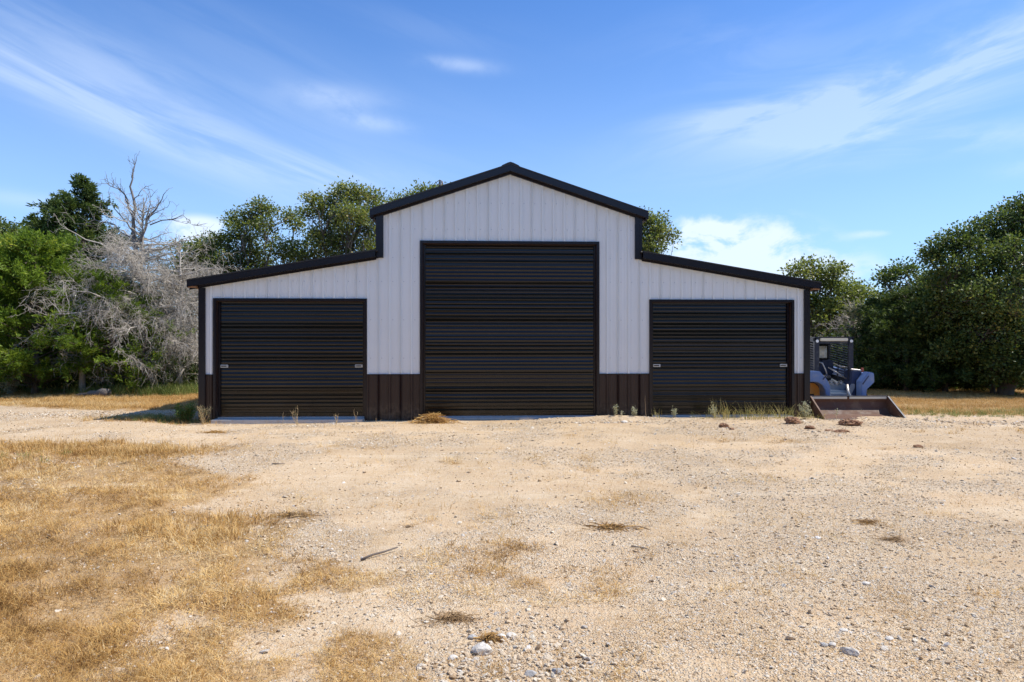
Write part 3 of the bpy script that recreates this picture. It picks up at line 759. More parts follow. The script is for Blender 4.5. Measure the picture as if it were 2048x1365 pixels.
def oak(px, D, label, lobes, m=OAKL, leaf=.105, dens=1.0, seed=1, trunk_r=.16, name='oak_tree', cat='tree', group=None, tx=None, base_low=.8):
    """lobes: (photo px, photo py, depth offset, radius m) -> world; leaves in clumps on limbs"""
    r = np.random.default_rng(seed); x0 = ptx(px, D) if tx is None else tx; z0 = float(gz(x0, D))
    root = empty(name, (x0, D, z0)); tag(root, label, cat, group)
    tb = Tubes(); C = []
    for (lx_, ly_, dd, R_) in lobes:
        DD = D+dd; C.append((ptx(lx_, DD)-x0, dd, ptz(ly_, DD)-z0, R_))
    top = max(c[2] for c in C); fork = top*.38
    tr = curve((0, 0, -.1), (r.normal()*.15, r.normal()*.1, fork), 6, .25, r); tb.add(tr, trunk_r, trunk_r*.7)
    P = []; DR = []; TT = []
    for (cx, cy, cz, R_) in C:
        lim = curve(tr[-1] if cz > fork+.4 else tr[3], (cx, cy, cz), 7, .35, r); tb.add(lim, trunk_r*.5*min(1, R_), .022)
        nc = int(38*R_**1.9*dens)+6
        dirs = r.normal(size=(nc, 3)); dirs[:, 2] += .25; dirs /= np.linalg.norm(dirs, axis=1)[:, None]
        rad = R_*(.35+.70*r.random(nc)**.55)
        lt = r.normal()*.13
        cc = np.array([cx, cy, cz])+dirs*rad[:, None]*np.array([1., 1., .82])
        for c_ in cc:
            a = lim[r.integers(3, 7)]; tb.add(curve(a, c_, 4, .35, r), .016, .005)
            nl = int(r.integers(30, 60)); q = r.normal(size=(nl, 3))*np.array([.15, .15, .10])*(.8+.4*r.random())
            P.append(c_+q); DR.append(q*1.2+r.normal(size=(nl, 3))*.12+np.array([0, 0, .02])); TT.append(np.clip(lt+r.normal(.42, .24)+r.normal(size=nl)*.2, 0, 1))
    P = np.concatenate(P); DR = np.concatenate(DR); TT = np.concatenate(TT)
    ok = P[:, 2] > .12
    P, DR, TT = P[ok], DR[ok], TT[ok]
    leaves(P, DR, r.uniform(.75, 1.3, len(P))*leaf, .62, r, TT, 'crown', m, root)
    link('trunk', tb.mesh('trunk'), BARK, root)
    return root, len(P)

def cedar(px, D, label, top_py, rad, seed=1, m=CEDD, dens=1.0, low=.25, shape=1.0, flake=.11, name='cedar_tree', dead=0., rise=.35, group=None, ragged=.25, topfrac=.06):
    r = np.random.default_rng(seed); x0 = ptx(px, D); z0 = float(gz(x0, D)); H = ptz(top_py, D)-z0
    root = empty(name, (x0, D, z0)); tag(root, label, 'tree', group)
    tb = Tubes(); tr = curve((0, 0, -.1), (0, 0, H*.97), 10, .05, r); tb.add(tr, .05+.012*H, .012)
    P = []; DR = []; TT = []; nb = int(62*H/4*dens)
    for i in range(nb):
        t = (i+r.random())/nb; h = low+(H-low)*t**.95
        prof = (1-((h-low)/(H-low)))**shape*(.75+.25*min(1, (h-low)/.8)) + topfrac
        L = rad*prof*r.uniform(1-ragged*1.4, 1+ragged*.6); a = r.random()*6.283
        d = np.array([math.cos(a), math.sin(a), 0]); e = d*L + np.array([0, 0, L*rise*r.uniform(.3, 1.3)+.05])
        s0 = np.array([0, 0, h]); br = curve(s0, s0+e, 8, .18, r, .12); tb.add(br, .012+.008*L, .005)
        ns = max(3, int(7*L*min(dens, 1.5)+2))
        tint_b = r.normal(.42, .16)
        for k in range(ns):
            u = r.uniform(.25, 1.04)**.8; c_ = br[min(7, int(u*7))]+r.normal(size=3)*.09*min(1, L)
            dd = d*r.uniform(.5, 1.1)+r.normal(size=3)*.45+np.array([0, 0, .28]); dd /= np.linalg.norm(dd); SL = r.uniform(.22, .46)*min(1, .5+L*.4)
            nf = int(r.integers(24, 38)); v = r.random(nf)[:, None]
            P.append(c_+dd*SL*v+r.normal(size=(nf, 3))*.055*(1.25-v)); DR.append(dd+r.normal(size=(nf, 3))*.65); TT.append(np.clip(tint_b+.25*(v[:, 0]-.5)+r.normal(size=nf)*.15, 0, 1))
    P = np.concatenate(P); DR = np.concatenate(DR); TT = np.concatenate(TT); ok = P[:, 2] > .05; P, DR, TT = P[ok], DR[ok], TT[ok]
    leaves(P, DR, r.uniform(.6, 1.35, len(P))*flake*1.05, .28, r, TT, 'crown', m, root, .08)
    link('trunk', tb.mesh('trunk'), BARK, root)
    return root, len(P)

def deadcedar(px, D, label, top_py, rad, seed, m=DEADW, nb=95, dense=1.0, bare_top=.8, name='dead_tree', thin=1.0):
    r = np.random.default_rng(seed); x0 = ptx(px, D); z0 = float(gz(x0, D)); H = ptz(top_py, D)-z0
    root = empty(name, (x0, D, z0)); tag(root, label, 'tree')
    trk = Tubes(); tr = curve((0, 0, -.1), (0, 0, H), 16, .05, r); trk.add(tr, .11*thin, .010)
    link('trunk', trk.mesh('trunk'), m, root)
    tb = Tubes(); tw = Tubes()
    for i in range(nb):
        t = (i+r.random())/nb; h = .5+(H*.93-.5)*t; f = h/H
        if f > .80:
            L = rad*(1.02-f)*2.4*r.uniform(.5, 1.1); up = r.uniform(.8, 1.6); dn = .22
        else:
            L = rad*(.55+.5*math.sin(math.pi*min(1, f/.86)**.8))*r.uniform(.35, 1.28); up = r.uniform(-.05, .55); dn = 1.0
        a = r.random()*6.283; d = np.array([math.cos(a), math.sin(a), 0])
        s0 = tr[min(15, int(f*15))]*np.array([1, 1, 0])+np.array([0, 0, h])
        e = d*L*(1/math.hypot(1, up*.6))+np.array([0, 0, L*up*.6])
        br = curve(s0, s0+e, 9, .22, r, .10 if f < .7 else -.08); tb.add(br, (.012+.012*L)*thin, .006)
        n2 = int((6.5 if f < .7 else 3)*L*dense+2)
        for k in range(n2):
            u = r.uniform(.2, 1.0); q = br[min(8, int(u*8.9))]; l2 = r.uniform(.25, .75)*min(1., .35+L*.4)*(1 if f < .7 else .8)
            d2 = d*r.uniform(.3, 1)+r.normal(size=3)*.6; d2[2] += (.15 if f < .7 else .6); d2 /= np.linalg.norm(d2)
            b2 = curve(q, q+d2*l2, 5, .3, r, .28*dn); tb.add(b2, .0075*thin, .004)
            n3 = int(8*l2*dense*(1.35 if f < .7 else .3))+1
            for _ in range(n3):
                q3 = b2[r.integers(1, 5)]; l3 = r.uniform(.10, .38); d3 = d2*.7+r.normal(size=3)*.6; d3[2] += -.30*dn+.1; d3 /= np.linalg.norm(d3)
                b3 = curve(q3, q3+d3*l3, 4, .3, r, .35*dn); tw.add(b3, .0052*thin, .0028)
                if dn > .5:
                    for _ in range(2):
                        q4 = b3[r.integers(1, 4)]; l4 = r.uniform(.05, .18); d4 = d3*.6+r.normal(size=3)*.6; d4[2] -= .15
                        tw.add(np.stack([q4, q4+d4*l4*.6, q4+d4*l4]), .0038*thin, .0022)
    link('branches', tb.mesh('branches'), m, root)
    o = link('twigs', tw.mesh('twigs'), m, root); o['kind'] = 'stuff'
    return root

NL = 0
def rl(cx, cy, sx, sy, n, r0, r1, seed, dd=1.2):
    """random lobes inside an ellipse of photo pixels"""
    r = np.random.default_rng(seed); out = []
    for i in range(n):
        a = r.random()*6.283; q = math.sqrt(r.random()); out.append((cx+math.cos(a)*q*sx, cy+math.sin(a)*q*sy, r.uniform(-dd, dd), r.uniform(r0, r1)))
    return out
# behind the barn, left of the gable
oak(500, 27, 'small rounded oak rising behind the left wing roof, nearest the dead grey tree', [(517, 412, 0, .30), (500, 432, .2, .36), (538, 426, .1, .24), (472, 440, .4, .34), (528, 455, -.4, .48), (482, 470, 0, .5), (440, 482, 0, .42), (578, 432, .2, .30), (592, 452, .1, .26), (500, 512, .5, .85), (572, 500, -.5, .55), (450, 530, 0, .7), (520, 565, 0, 1.0), (425, 565, 0, .6), (412, 500, .2, .2)], m=OAKY, seed=11, dens=1.75, leaf=.095)
oak(680, 26.2, 'broad olive oak rising highest behind the left wing roof beside the gable', [(690, 388, 0, .45), (668, 402, .5, .38), (712, 396, .2, .42), (740, 396, .3, .42), (762, 420, .1, .34), (626, 400, -.4, .20), (640, 415, -.2, .28), (612, 425, .1, .16), (655, 445, .2, .62), (705, 440, -.5, .75), (750, 450, .4, .6), (640, 490, 0, .7), (690, 500, .4, .9), (750, 500, .1, .8), (610, 515, 0, .6), (700, 560, 0, 1.1)], m=OAKY, seed=12, dens=1.7, leaf=.095)
oak(855, 30, 'oak whose top just shows over the left slope of the gable roof', [(850, 388, 0, .42), (880, 384, .3, .4), (825, 398, -.3, .28), (793, 402, 0, .2), (870, 440, 0, .9), (830, 450, 0, .8)], m=OAKY, seed=13, dens=1.5)
oak(1300, 27, 'oak showing between the gable roof and the right wing roof', [(1305, 450, 0, .55), (1280, 445, 0, .5), (1325, 475, .3, .42), (1300, 490, -.2, .6), (1270, 500, 0, .7), (1310, 540, 0, .5)], m=OAKY, seed=14, dens=1.6)
# left side
oak(25, 26, 'dark oak at the far left behind the bright cedar', rl(10, 500, 90, 40, 12, .5, .9, 4)+[(45, 480, 0, .6), (100, 492, 0, .6), (5, 470, 0, .5), (60, 560, 0, .9)], seed=15)
oak(420, 28, 'small grey green oak between the dead tree and the left wing', rl(405, 540, 45, 40, 9, .5, .8, 5)+[(395, 500, 0, .35)], m=OAKY, seed=16, dens=.9)
cedar(165, 25, 'tall dark cedar with a pointed top behind the dead grey tree', 366, 3.3, seed=21, low=.6, shape=.95, dens=1.45, rise=.50, ragged=.48, flake=.14)
cedar(70, 20.8, 'bright green cedar at the far left of the photo', 487, 2.45, seed=22, m=CEDL, dens=2.1, low=.15, shape=.42, flake=.11, rise=.4)
cedar(225, 20.9, 'bright green cedar with dead branches poking through, left of the dead tree', 556, 1.75, seed=23, m=CEDL, dens=1.0, low=.6, shape=.42, flake=.11, rise=.35, ragged=.6)
cedar(290, 20.8, 'low ragged cedar sprouting green at the foot of the large dead cedar', 655, 1.0, seed=29, m=CEDL, dens=.8, low=.2, shape=.5, flake=.10, rise=.35, ragged=.5)
cedar(-60, 22.6, 'bright green cedar cut off by the left edge of the photo', 470, 2.6, seed=24, m=CEDL, dens=1.4, low=.15, shape=.5)
dt = deadcedar(288, 21.6, 'large dead cedar of bare grey twigs with a forked leafless top', 395, 2.3, 31, nb=125, dense=1.15)
r = np.random.default_rng(77); tb = Tubes(); dx0, dy0, dz0 = dt.location
def tp(px, py, dd=0.): return (ptx(px, 21.6+dd)-dx0, dd, ptz(py, 21.6+dd)-dz0)
def limb(pts, r0, r1, sub=5, sl=.4):
    P_ = [np.array(tp(*p)) for p in pts]; full = [P_[0]]
    for a, b in zip(P_[:-1], P_[1:]): full += list(curve(a, b, 4, .18, r)[1:])
    full = np.array(full); tb.add(full, r0, r1); d0 = full[-1]-full[0]; d0 /= np.linalg.norm(d0)
    for k in range(sub):
        q = full[r.integers(len(full)//3, len(full))]; d = d0*.8+r.normal(size=3)*.5; d[2] += .25; d /= np.linalg.norm(d); L = sl*r.uniform(.4, 1.1)
        c = curve(q, q+d*L, 5, .25, r); tb.add(c, .010, .004)
        for _ in range(3):
            q2 = c[r.integers(1, 5)]; d2 = d*.8+r.normal(size=3)*.55; d2 /= np.linalg.norm(d2); tb.add(curve(q2, q2+d2*L*r.uniform(.2, .5), 4, .25, r), .006, .003)
limb([(278, 560), (272, 500), (267, 455), (268, 400), (265, 360), (265, 318)], .085, .008, 9, .45)
limb([(268, 440), (255, 400), (236, 378), (215, 368)], .035, .006, 8, .45)
limb([(266, 425), (250, 390), (232, 355)], .022, .005, 5, .35)
limb([(270, 470), (240, 430), (205, 400)], .030, .006, 7, .5)
limb([(266, 400), (280, 385), (293, 372)], .018, .005, 4, .3)
limb([(274, 490), (290, 460), (300, 430), (318, 408), (332, 384)], .050, .007, 10, .5)
limb([(290, 460), (297, 425), (301, 395)], .026, .005, 5, .35)
limb([(296, 440), (312, 425), (330, 420)], .028, .005, 6, .4)
limb([(300, 450), (335, 440), (365, 430), (385, 450)], .026, .005, 9, .5)
limb([(270, 480), (230, 450), (190, 440), (150, 448)], .030, .005, 10, .5)
limb([(268, 520), (215, 500), (160, 505), (120, 500)], .030, .005, 10, .5)
link('upper_branches', tb.mesh('upper_branches'), DEADD, dt)
deadcedar(358, 21.9, 'smaller dead cedar thick with drooping grey twigs beside the barn', 470, 1.45, 32, nb=60, dense=1.1)
deadcedar(165, 20.9, 'low dead cedar with grey branches reaching out among green cedars', 628, 1.1, 33, nb=16, dense=.7)
# right side
oak(1640, 26, 'twin topped oak just right of the right wing roof end', [(1600, 548, 0, .42), (1630, 540, .3, .45), (1665, 548, -.3, .42), (1650, 585, 0, .75), (1690, 590, .4, .6), (1640, 640, 0, 1.0), (1690, 640, 0, .8), (1600, 600, 0, .6), (1640, 720, 0, 1.1), (1700, 720, 0, .9)], m=OAKY, seed=41, dens=1.5)
oak(1722, 30, 'small oak furthest back in the gap of the right hand tree line', [(1715, 585, 0, .5), (1740, 600, 0, .55), (1700, 605, 0, .5), (1730, 650, 0, .9), (1760, 640, 0, .9), (1715, 720, 0, 1.1)], m=OAKY, seed=42)
deadcedar(1708, 24.5, 'half dead thin cedar with pale branches behind the loader cab', 600, 1.3, 34, nb=60, dense=.9)
cedar(1706, 24.0, 'sparse grey green cedar behind the loader cab', 618, 1.15, seed=43, m=SAGE, dens=.55, shape=.7)
oak(1800, 23.5, 'leaning oak with one open limb held above the dark cedars', [(1785, 552, 0, .34), (1810, 540, .2, .26), (1765, 562, -.1, .24), (1840, 560, .2, .24), (1850, 585, 0, .4), (1810, 600, 0, .55), (1780, 610, 0, .5)], m=OAKL, seed=44, dens=1.0, tx=ptx(1835, 23.5))
cedar(1812, 22.2, 'dark cedar with bright tips right of the loader', 592, 1.55, seed=45, m=CEDD, dens=1.7, low=.1, shape=.42, rise=.4)
cedar(1890, 21.6, 'dark dense cedar under the big right hand oak', 560, 1.8, seed=46, m=CEDD, dens=1.7, low=.1, shape=.45)
cedar(1985, 21.0, 'dark low cedar at the foot of the big oak by the right edge', 620, 1.9, seed=47, m=CEDD, dens=1.5, low=.1, shape=.5)
cedar(1748, 23.4, 'slim dark cedar between the pale thin cedar and the dense cedars', 606, .85, seed=48, m=CEDD, dens=1.1, low=.1, shape=.5)
oak(2000, 20.5, 'great dark oak towering at the right edge of the photo', [(2045, 455, 0, .55), (2080, 440, .3, .7), (2010, 470, .4, .46), (1978, 480, .2, .4), (1985, 520, -.5, .62), (1942, 490, -.3, .36), (1905, 500, .2, .30), (1880, 512, 0, .22), (1925, 535, -.5, .5), (2045, 520, -.9, .8), (1890, 560, 0, .55), (1945, 600, -.9, .7), (2020, 590, -1.0, .8),
    (2046, 408, 0, .20), (2022, 418, .2, .20), (1994, 436, 0, .18), (1968, 450, .2, .18), (1942, 460, .1, .16), (1915, 470, -.1, .16), (1888, 480, 0, .16), (1866, 500, .1, .18), (1862, 520, .1, .2), (2110, 430, 0, .9), (2110, 570, 0, 1.2), (1895, 625, .3, .7), (2050, 670, -.6, .8), (1970, 670, -.5, .75), (1990, 740, -.4, .6), (2060, 740, -.3, .6), (1900, 700, .2, .6), (2110, 700, 0, 1.1)], m=OAKL, seed=49, dens=2.1, leaf=.085, trunk_r=.24, tx=ptx(2010, 20.5))
oak(1880, 24, 'oak filling the slope of the tree line behind the great oak', rl(1935, 600, 45, 50, 8, .6, .9, 8), m=OAKL, seed=50)

# woodland masses behind the trees, plus one added behind the camera
def wood(name, x0, x1, y0, y1, hfun, n, m, seed, label, size=.17):
    r = np.random.default_rng(seed); cx = r.uniform(x0, x1, n); cy = r.uniform(y0, y1, n); H = hfun(cx, cy)
    cz = H*r.random(n)**.8*(.85+.3*fbm(cx*.9, cy*.9, 3)); nl = 12
    P = np.repeat(np.stack([cx, cy, cz], 1), nl, 0)+r.normal(size=(n*nl, 3))*np.array([.28, .28, .2])
    P[:, 2] = np.maximum(P[:, 2], .05)
    t = np.clip(np.repeat(r.normal(.4, .2, n), nl)+r.normal(size=n*nl)*.12, 0, 1)
    o = leaves(P, r.normal(size=P.shape), r.uniform(.7, 1.2, len(P))*size, .6, r, t, name, m, None); tag(o, label, kind='stuff'); return o
def rng_u(n): return np.random.default_rng(5).random(n)**.7
wood('woodland', -60, 60, -29, -22, lambda x, y: 8.5+2.5*fbm(x*.2, y*.2, 2), 3000, OAKL, 60, 'dark woodland added unseen behind the camera for the doors to reflect', 1.0)  # unseen trees added behind the camera, sized to darken the door reflections
wood('left_woodland', -34, -8, 26.5, 34, lambda x, y: 3.6+1.0*fbm(x*.5, y*.3, 2)-.12*np.maximum(0, x+13), 4300, OAKL, 61, 'mass of dark woodland filling in behind the left hand trees')
wood('right_woodland', 7, 34, 26.5, 35, lambda x, y: 2.6+.9*fbm(x*.5, y*.3, 2)+.14*np.maximum(0, x-17), 4300, OAKL, 62, 'mass of dark woodland filling in behind the right hand trees')
wood('left_undergrowth', -24, -9.3, 22.2, 24.5, lambda x, y: 1.9*rng_u(len(x)), 2200, CEDD, 63, 'shaded undergrowth at the foot of the left hand trees', .12)
wood('right_undergrowth', 10.8, 24, 22.6, 24.5, lambda x, y: 2.2*rng_u(len(x)), 3000, CEDD, 64, 'shaded undergrowth at the foot of the right hand trees', .12)

# shrubs and weeds -------------------------------------------------
def shrub(x, y, h, rad, label, m, stem, seed, nst=14, nleaf=26, leaf=.045, name='shrub', cat='shrub', leanx=0., spread=.4, part='foliage', aspect=.4):
    r = np.random.default_rng(seed); z0 = float(gz(x, y)); root = empty(name, (x, y, z0-.01)); tag(root, label, cat)
    tb = Tubes(); P = []; DR = []; TT = []
    for i in range(nst):
        a = r.random()*6.283; L = h*r.uniform(.55, 1.0); e = np.array([math.cos(a)*rad*r.random()+leanx*L, math.sin(a)*rad*r.random(), L])
        c = curve(np.array([r.normal()*.02, r.normal()*.02, 0]), e, 7, .2, r, .03); tb.add(c, .004+.002*h, .0015)
        for k in range(3):
            q = c[r.integers(2, 6)]; b = curve(q, q+np.array([r.normal()*spread*.3, r.normal()*spread*.3, r.uniform(.05, .3)])*L*.6, 4, .2, r); tb.add(b, .003, .001)
            if nleaf:
                u = r.integers(0, 4, nleaf//3); P.append(b[u]+r.normal(size=(len(u), 3))*.015)
        if nleaf: u = r.integers(1, 7, nleaf); P.append(c[u]+r.normal(size=(nleaf, 3))*.02)
    if nleaf:
        P = np.concatenate(P); n = len(P); D_ = r.normal(size=(n, 3)); D_[:, 2] += .4
        leaves(P, D_, r.uniform(.6, 1.3, n)*leaf, aspect, r, np.clip(r.normal(.45, .2, n), 0, 1), part, m, root)
    link('stems', tb.mesh('stems'), stem, root); return root
STRAWM = simple('straw_stem', (.52, .38, .20), .8, var=.3)
TANM = simple('tan_stem', (.40, .27, .15), .8, var=.3)
def bl(lx, ly):
    c, s = math.cos(BTH), math.sin(BTH); return BX+lx*c-ly*s, BY+lx*s+ly*c
def atground(px, py): D = CAM_H*1365/(py-688); return ptx(px, D), D
shrub(ptx(22, 20.3), 20.3, 1.15, .8, 'pale flowering bush at the far left under the cedars', PALE, TANM, 71, 26, 60, .06)
shrub(ptx(75, 20.9), 20.9, .9, .6, 'smaller pale weedy bush right of the pale flowering bush', SAGE, TANM, 72, 18, 50, .06)
shrub(ptx(225, 21.0), 21.0, .9, .7, 'low leafy green bush under the dead tree', WEED, TANM, 73, 20, 60, .06)
shrub(ptx(330, 21.3), 21.3, 1.5, .9, 'leafy green bush between the dead trees and the barn', WEED, TANM, 74, 26, 70, .07)
x, y = atground(372, 838); shrub(x, y-.05, .40, .34, 'bushy green weed standing at the left corner of the barn', WEED, TANM, 75, 26, 60, .04, 'weed', 'weed')
x, y = bl(-6.2, -.35); shrub(x, y, .42, .28, 'spray of dry stalks against the left corner trim of the barn', SAGE, STRAWM, 76, 16, 6, .03, 'weed', 'weed')
def weed(px, dly, h, label, leaf=None, seed=80, nst=3, rad=.08, lean=0., stem=STRAWM, nleaf=16, size=.035, part='leaves'):
    # stands on the line just in front of the facade at photo column px
    t = (px-1024)/1365.; lx = 0.; 
    for _ in range(6):
        x, y = bl(lx, dly); lx += (t*y-x)
    x, y = bl(lx, dly); return shrub(x, y, h, rad, label, leaf, stem, seed, nst, nleaf if leaf else 0, size, 'weed', 'weed', lean, part=part)
weed(592, -0.61, .48, 'tall dry branching weed in front of the left door', SAGE, 81, 5, .16, nleaf=3, size=.025)
weed(566, -0.51, .30, 'thin dry weed just left of the tall one at the left door', None, 82, 1, .05)
weed(674, -0.61, .24, 'low tangled dry weed in front of the left door, right of the tall weed', None, 83, 5, .14)
weed(712, -0.58, .34, 'forked dry weed at the right end of the left door', None, 84, 2, .10)
weed(752, -0.54, .14, 'tiny dry sprig in front of the brown panels right of the left door', None, 85, 2, .04)
weed(1231, -0.46, .28, 'pale leafy weed in front of the brown panels right of the tall door', PALE, 86, 3, .07, nleaf=26)
weed(1244, -0.50, .14, 'tiny pale weed between two pale leafy weeds', PALE, 87, 2, .03, nleaf=12, size=.025)
weed(1267, -0.46, .22, 'shorter pale leafy weed nearer the right door', PALE, 88, 3, .06, nleaf=22)
weed(1291, -0.46, .52, 'single upright bare stalk beside the right door', None, 89, 1, .01, stem=TANM)
weed(1348, -0.46, .25, 'pale leafy weed at the left end of the right door', PALE, 90, 3, .08, nleaf=22)
weed(1428, -0.44, .30, 'pale flowering weed among the grass clumps at the right door', PALE, 91, 4, .12, nleaf=24)
weed(1612, -0.61, .36, 'pale leafy weed at the right corner of the barn', PALE, 92, 7, .22, nleaf=30)
weed(1671, -0.78, .30, 'small pale weed in front of the loader bucket', PALE, 93, 1, .02, nleaf=14)
weed(1723, -0.96, .28, 'dry stalk standing before the middle of the loader bucket', None, 94, 1, .01)
weed(1716-20, -3.0, .20, 'lone dry stalk in the gravel before the loader bucket', None, 95, 1, .02)

def clump(x, y, h, nb, label, seed, m=GRN, rad=.10, w=.007, lean=.55, name='grass_clump'):
    me = tuft(nb, rad, h*.55, h*1.15, w, lean, seed, seg=5, arch=.55); me.name = name
    o = link(name, me, m, None, (x, y, float(gz(x, y)))); return tag(o, label, 'grass clump')
GOLD = grass_mat('gold_clump_blades', [(.1, (.22, .22, .06)), (.35, (.42, .36, .12)), (.6, (.60, .48, .20)), (.9, (.78, .66, .38))])
cl = [(1322, .22, 30, 'arching dry grass wisp at the left end of the right door', .9), (1405, .30, 34, 'loose grass clump in front of the right door, first of the green clumps', .8),
      (1440, .42, 60, 'tall green grass clump in front of the middle of the right door', .5), (1462, .36, 60, 'grass clump right of the tallest one at the right door', .55),
      (1497, .36, 80, 'bushy yellow green clump before the right part of the right door', .55), (1523, .34, 90, 'dense golden clump before the right end of the right door', .5),
      (1562, .40, 90, 'wide spreading grass clump at the right jamb of the right door', .7), (1590, .30, 60, 'grass clump at the foot of the right corner trim', .7), (1630, .22, 50, 'short golden clump between barn corner and loader bucket', .6)]
for i, (px, h, nb, lab, ln) in enumerate(cl):
    t = (px-1024)/1365.; lx = 0.
    for _ in range(6):
        x, y = bl(lx, -.52); lx += t*y-x
    clump(x, y, h*1.02, int(nb*.8), lab, 200+i, GOLD, .20, .0075, ln*1.15)
# hay pile and dead clods of grass on the drive
def hay(px, py, rx, ry, h, n, label, seed, m=DRY, name='hay_pile', cat='hay pile', L0=.08, L1=.22, w=.005):
    x0, y0 = atground(px, py); r = np.random.default_rng(seed); V = []; F = []; TT = []
    for i in range(n):
        q = r.normal(size=2)*r.uniform(.15, .75); hh = h*math.exp(-(q@q))*r.random(); p = np.array([q[0]*rx, q[1]*ry, hh]); a = r.random()*6.283; d = np.array([math.cos(a), math.sin(a), r.normal()*.22]); L = r.uniform(L0, L1)
        sd = np.array([-d[1], d[0], 0])*w*.5; b = len(V); t = r.random()
        for k in range(4):
            c = p+d*L*(k/3.-.5); c[2] = max(c[2]-L*.25*(k/3.-.5)**2, .006); wz = np.array([0, 0, w*.5]) if i % 2 else 0
            V += [tuple(c-sd-wz), tuple(c+sd+wz)]
        for k in range(3): F.append((b+2*k, b+2*k+1, b+2*k+3, b+2*k+2)); TT.append(t)
    o = link(name, npmesh(name, V, F, {'tint': ('FACE', TT)}), m, None, (x0, y0, float(gz(x0, y0)))); return tag(o, label, cat)
BRN = grass_mat('dead_brown_blades', [(.1, (.18, .11, .05)), (.5, (.42, .27, .13)), (.9, (.64, .48, .28))])
hay(865, 843, .36, .18, .20, 520, 'loose pile of dry hay heaped at the foot of the tall door, left side', 301, L0=.12, L1=.40, w=.006)
hay(1220, 1056, .22, .10, .03, 120, 'flattened clump of dead grass in the middle of the gravel', 302)
hay(585, 1026, .16, .06, .03, 95, 'dark withered clump of dead grass left of centre on the gravel', 303, BRN)
hay(910, 1232, .16, .08, .03, 170, 'matted brown clump of dead grass above the white stones', 304, BRN, L0=.04, L1=.13, w=.003)
hay(1735, 1047, .13, .06, .025, 60, 'small dry tuft lying on the right of the drive', 305, w=.003)
hay(1790, 1083, .14, .06, .025, 60, 'slightly darker dry tuft nearer the camera on the right of the drive', 306, BRN, w=.003)
hay(980, 1275, .06, .05, .04, 150, 'little dry tuft just above the largest white stone', 307, L0=.03, L1=.09, w=.003)
hay(430, 870, .25, .10, .04, 160, 'thin scatter of dry grass on the drive before the left wing', 308)

# stones and clods
STONEW = simple('pale_limestone', (.66, .61, .53), .9, var=.12, nscale=14, bstr=.4, dirt=(.50, .38, .24), dirtamt=.6, dscale=11)
CLOD = simple('brown_clod', (.32, .165, .085), .95, var=.35, nscale=22, bstr=.7, dirt=(.48, .34, .22), dirtamt=.6, dscale=16)
STONEG = simple('grey_stone', (.42, .41, .39), .9, var=.15, nscale=12, bstr=.4, dirt=(.50, .38, .24), dirtamt=.4, dscale=12)
def stone(px, py, w, label, m, seed, flat=.6, sy=.8, name='stone', cat='stone', sub=3, amp=.10, rz=0.):
    if name == 'clod': amp = .34
    x, y = atground(px, py); y += w*.3; s = w
    me = rock_mesh(seed, sub, flat, amp, name)
    if sub > 2:
        r = np.random.default_rng(seed+5)
    o = link(name, me, m, None, (x, y, float(gz(x, y))+s*flat*.22)); o.scale = (s/1.1, s*sy, s); o.rotation_euler = (r_ := random.uniform(-.15, .15), 0, rz); return tag(o, label, cat)
stone(963, 1308, .105, 'largest white angular stone near the bottom edge of the photo', STONEW, 401, .68)
stone(1704, 1322, .085, 'long pale grey stone near the bottom right of the drive', STONEW, 402, .55, .6, rz=-.5)
stone(1650, 1305, .040, 'small grey stone left of a tan one near the bottom right', STONEG, 403)
stone(1668, 1305, .042, 'small tan stone touching the small grey one near the bottom right', STONEW, 404)
stone(1690, 1268, .045, 'flat white stone above the long pale grey stone', STONEW, 405, .4)
stone(1783, 1287, .045, 'white stone right of the flat white one on the lower right drive', STONEW, 406, .5)
stone(1735, 1173, .055, 'flat cream stone on the right of the drive, further up', STONEW, 407, .4)
stone(1023, 1270, .055, 'rounded white stone between the brown clump and the stone patch', STONEW, 408)
stone(1003, 1272, .050, 'pale stone left of the rounded white stone above the stone patch', STONEW, 409)
stone(905, 1318, .050, 'cream stone left of the largest white stone', STONEW, 410)
stone(1115, 1347, .055, 'grey stone at the right end of the bottom stone patch', STONEG, 411)
stone(1060, 1352, .060, 'grey wedge shaped stone in the bottom stone patch', STONEG, 412, .6, .7)
stone(944, 1274, .048, 'bluish grey stone below the brown grass clump', STONEG, 413)
stone(1590, 851, .30, 'brown clod of earth and rock before the right end of the right door', CLOD, 421, .62, .8, 'clod', 'clod', 4, .16)
stone(1705, 855, .42, 'largest brown clod of earth, in front of the loader bucket', CLOD, 422, .42, .6, 'clod', 'clod', 4, .2)
stone(1622, 859, .17, 'small brown clod between the two larger clods', CLOD, 423, .5, .8, 'clod', 'clod', 3, .16)
stone(1450, 857, .20, 'dark reddish clod before the left part of the right door', CLOD, 424, .55, .7, 'clod', 'clod', 4, .2)
stone(1465, 861, .10, 'small dark crumb beside the reddish clod before the right door', CLOD, 429, .5, .7, 'clod', 'clod', 3, .2)
stone(1690, 867, .30, 'low flat brown clod in front of the largest clod', CLOD, 425, .22, .6, 'clod', 'clod', 4, .25)
stone(1660, 863, .16, 'thin dark crust of earth left of the low flat clod', CLOD, 426, .22, .6, 'clod', 'clod', 3, .25)
stone(1840, 899, .14, 'small brown clod alone on the gravel at right', CLOD, 427, .4, .7, 'clod', 'clod', 3, .2)
stone(1250, 845, .14, 'small pale rock at the foot of the brown panels right of the tall door', STONEW, 428, .5)
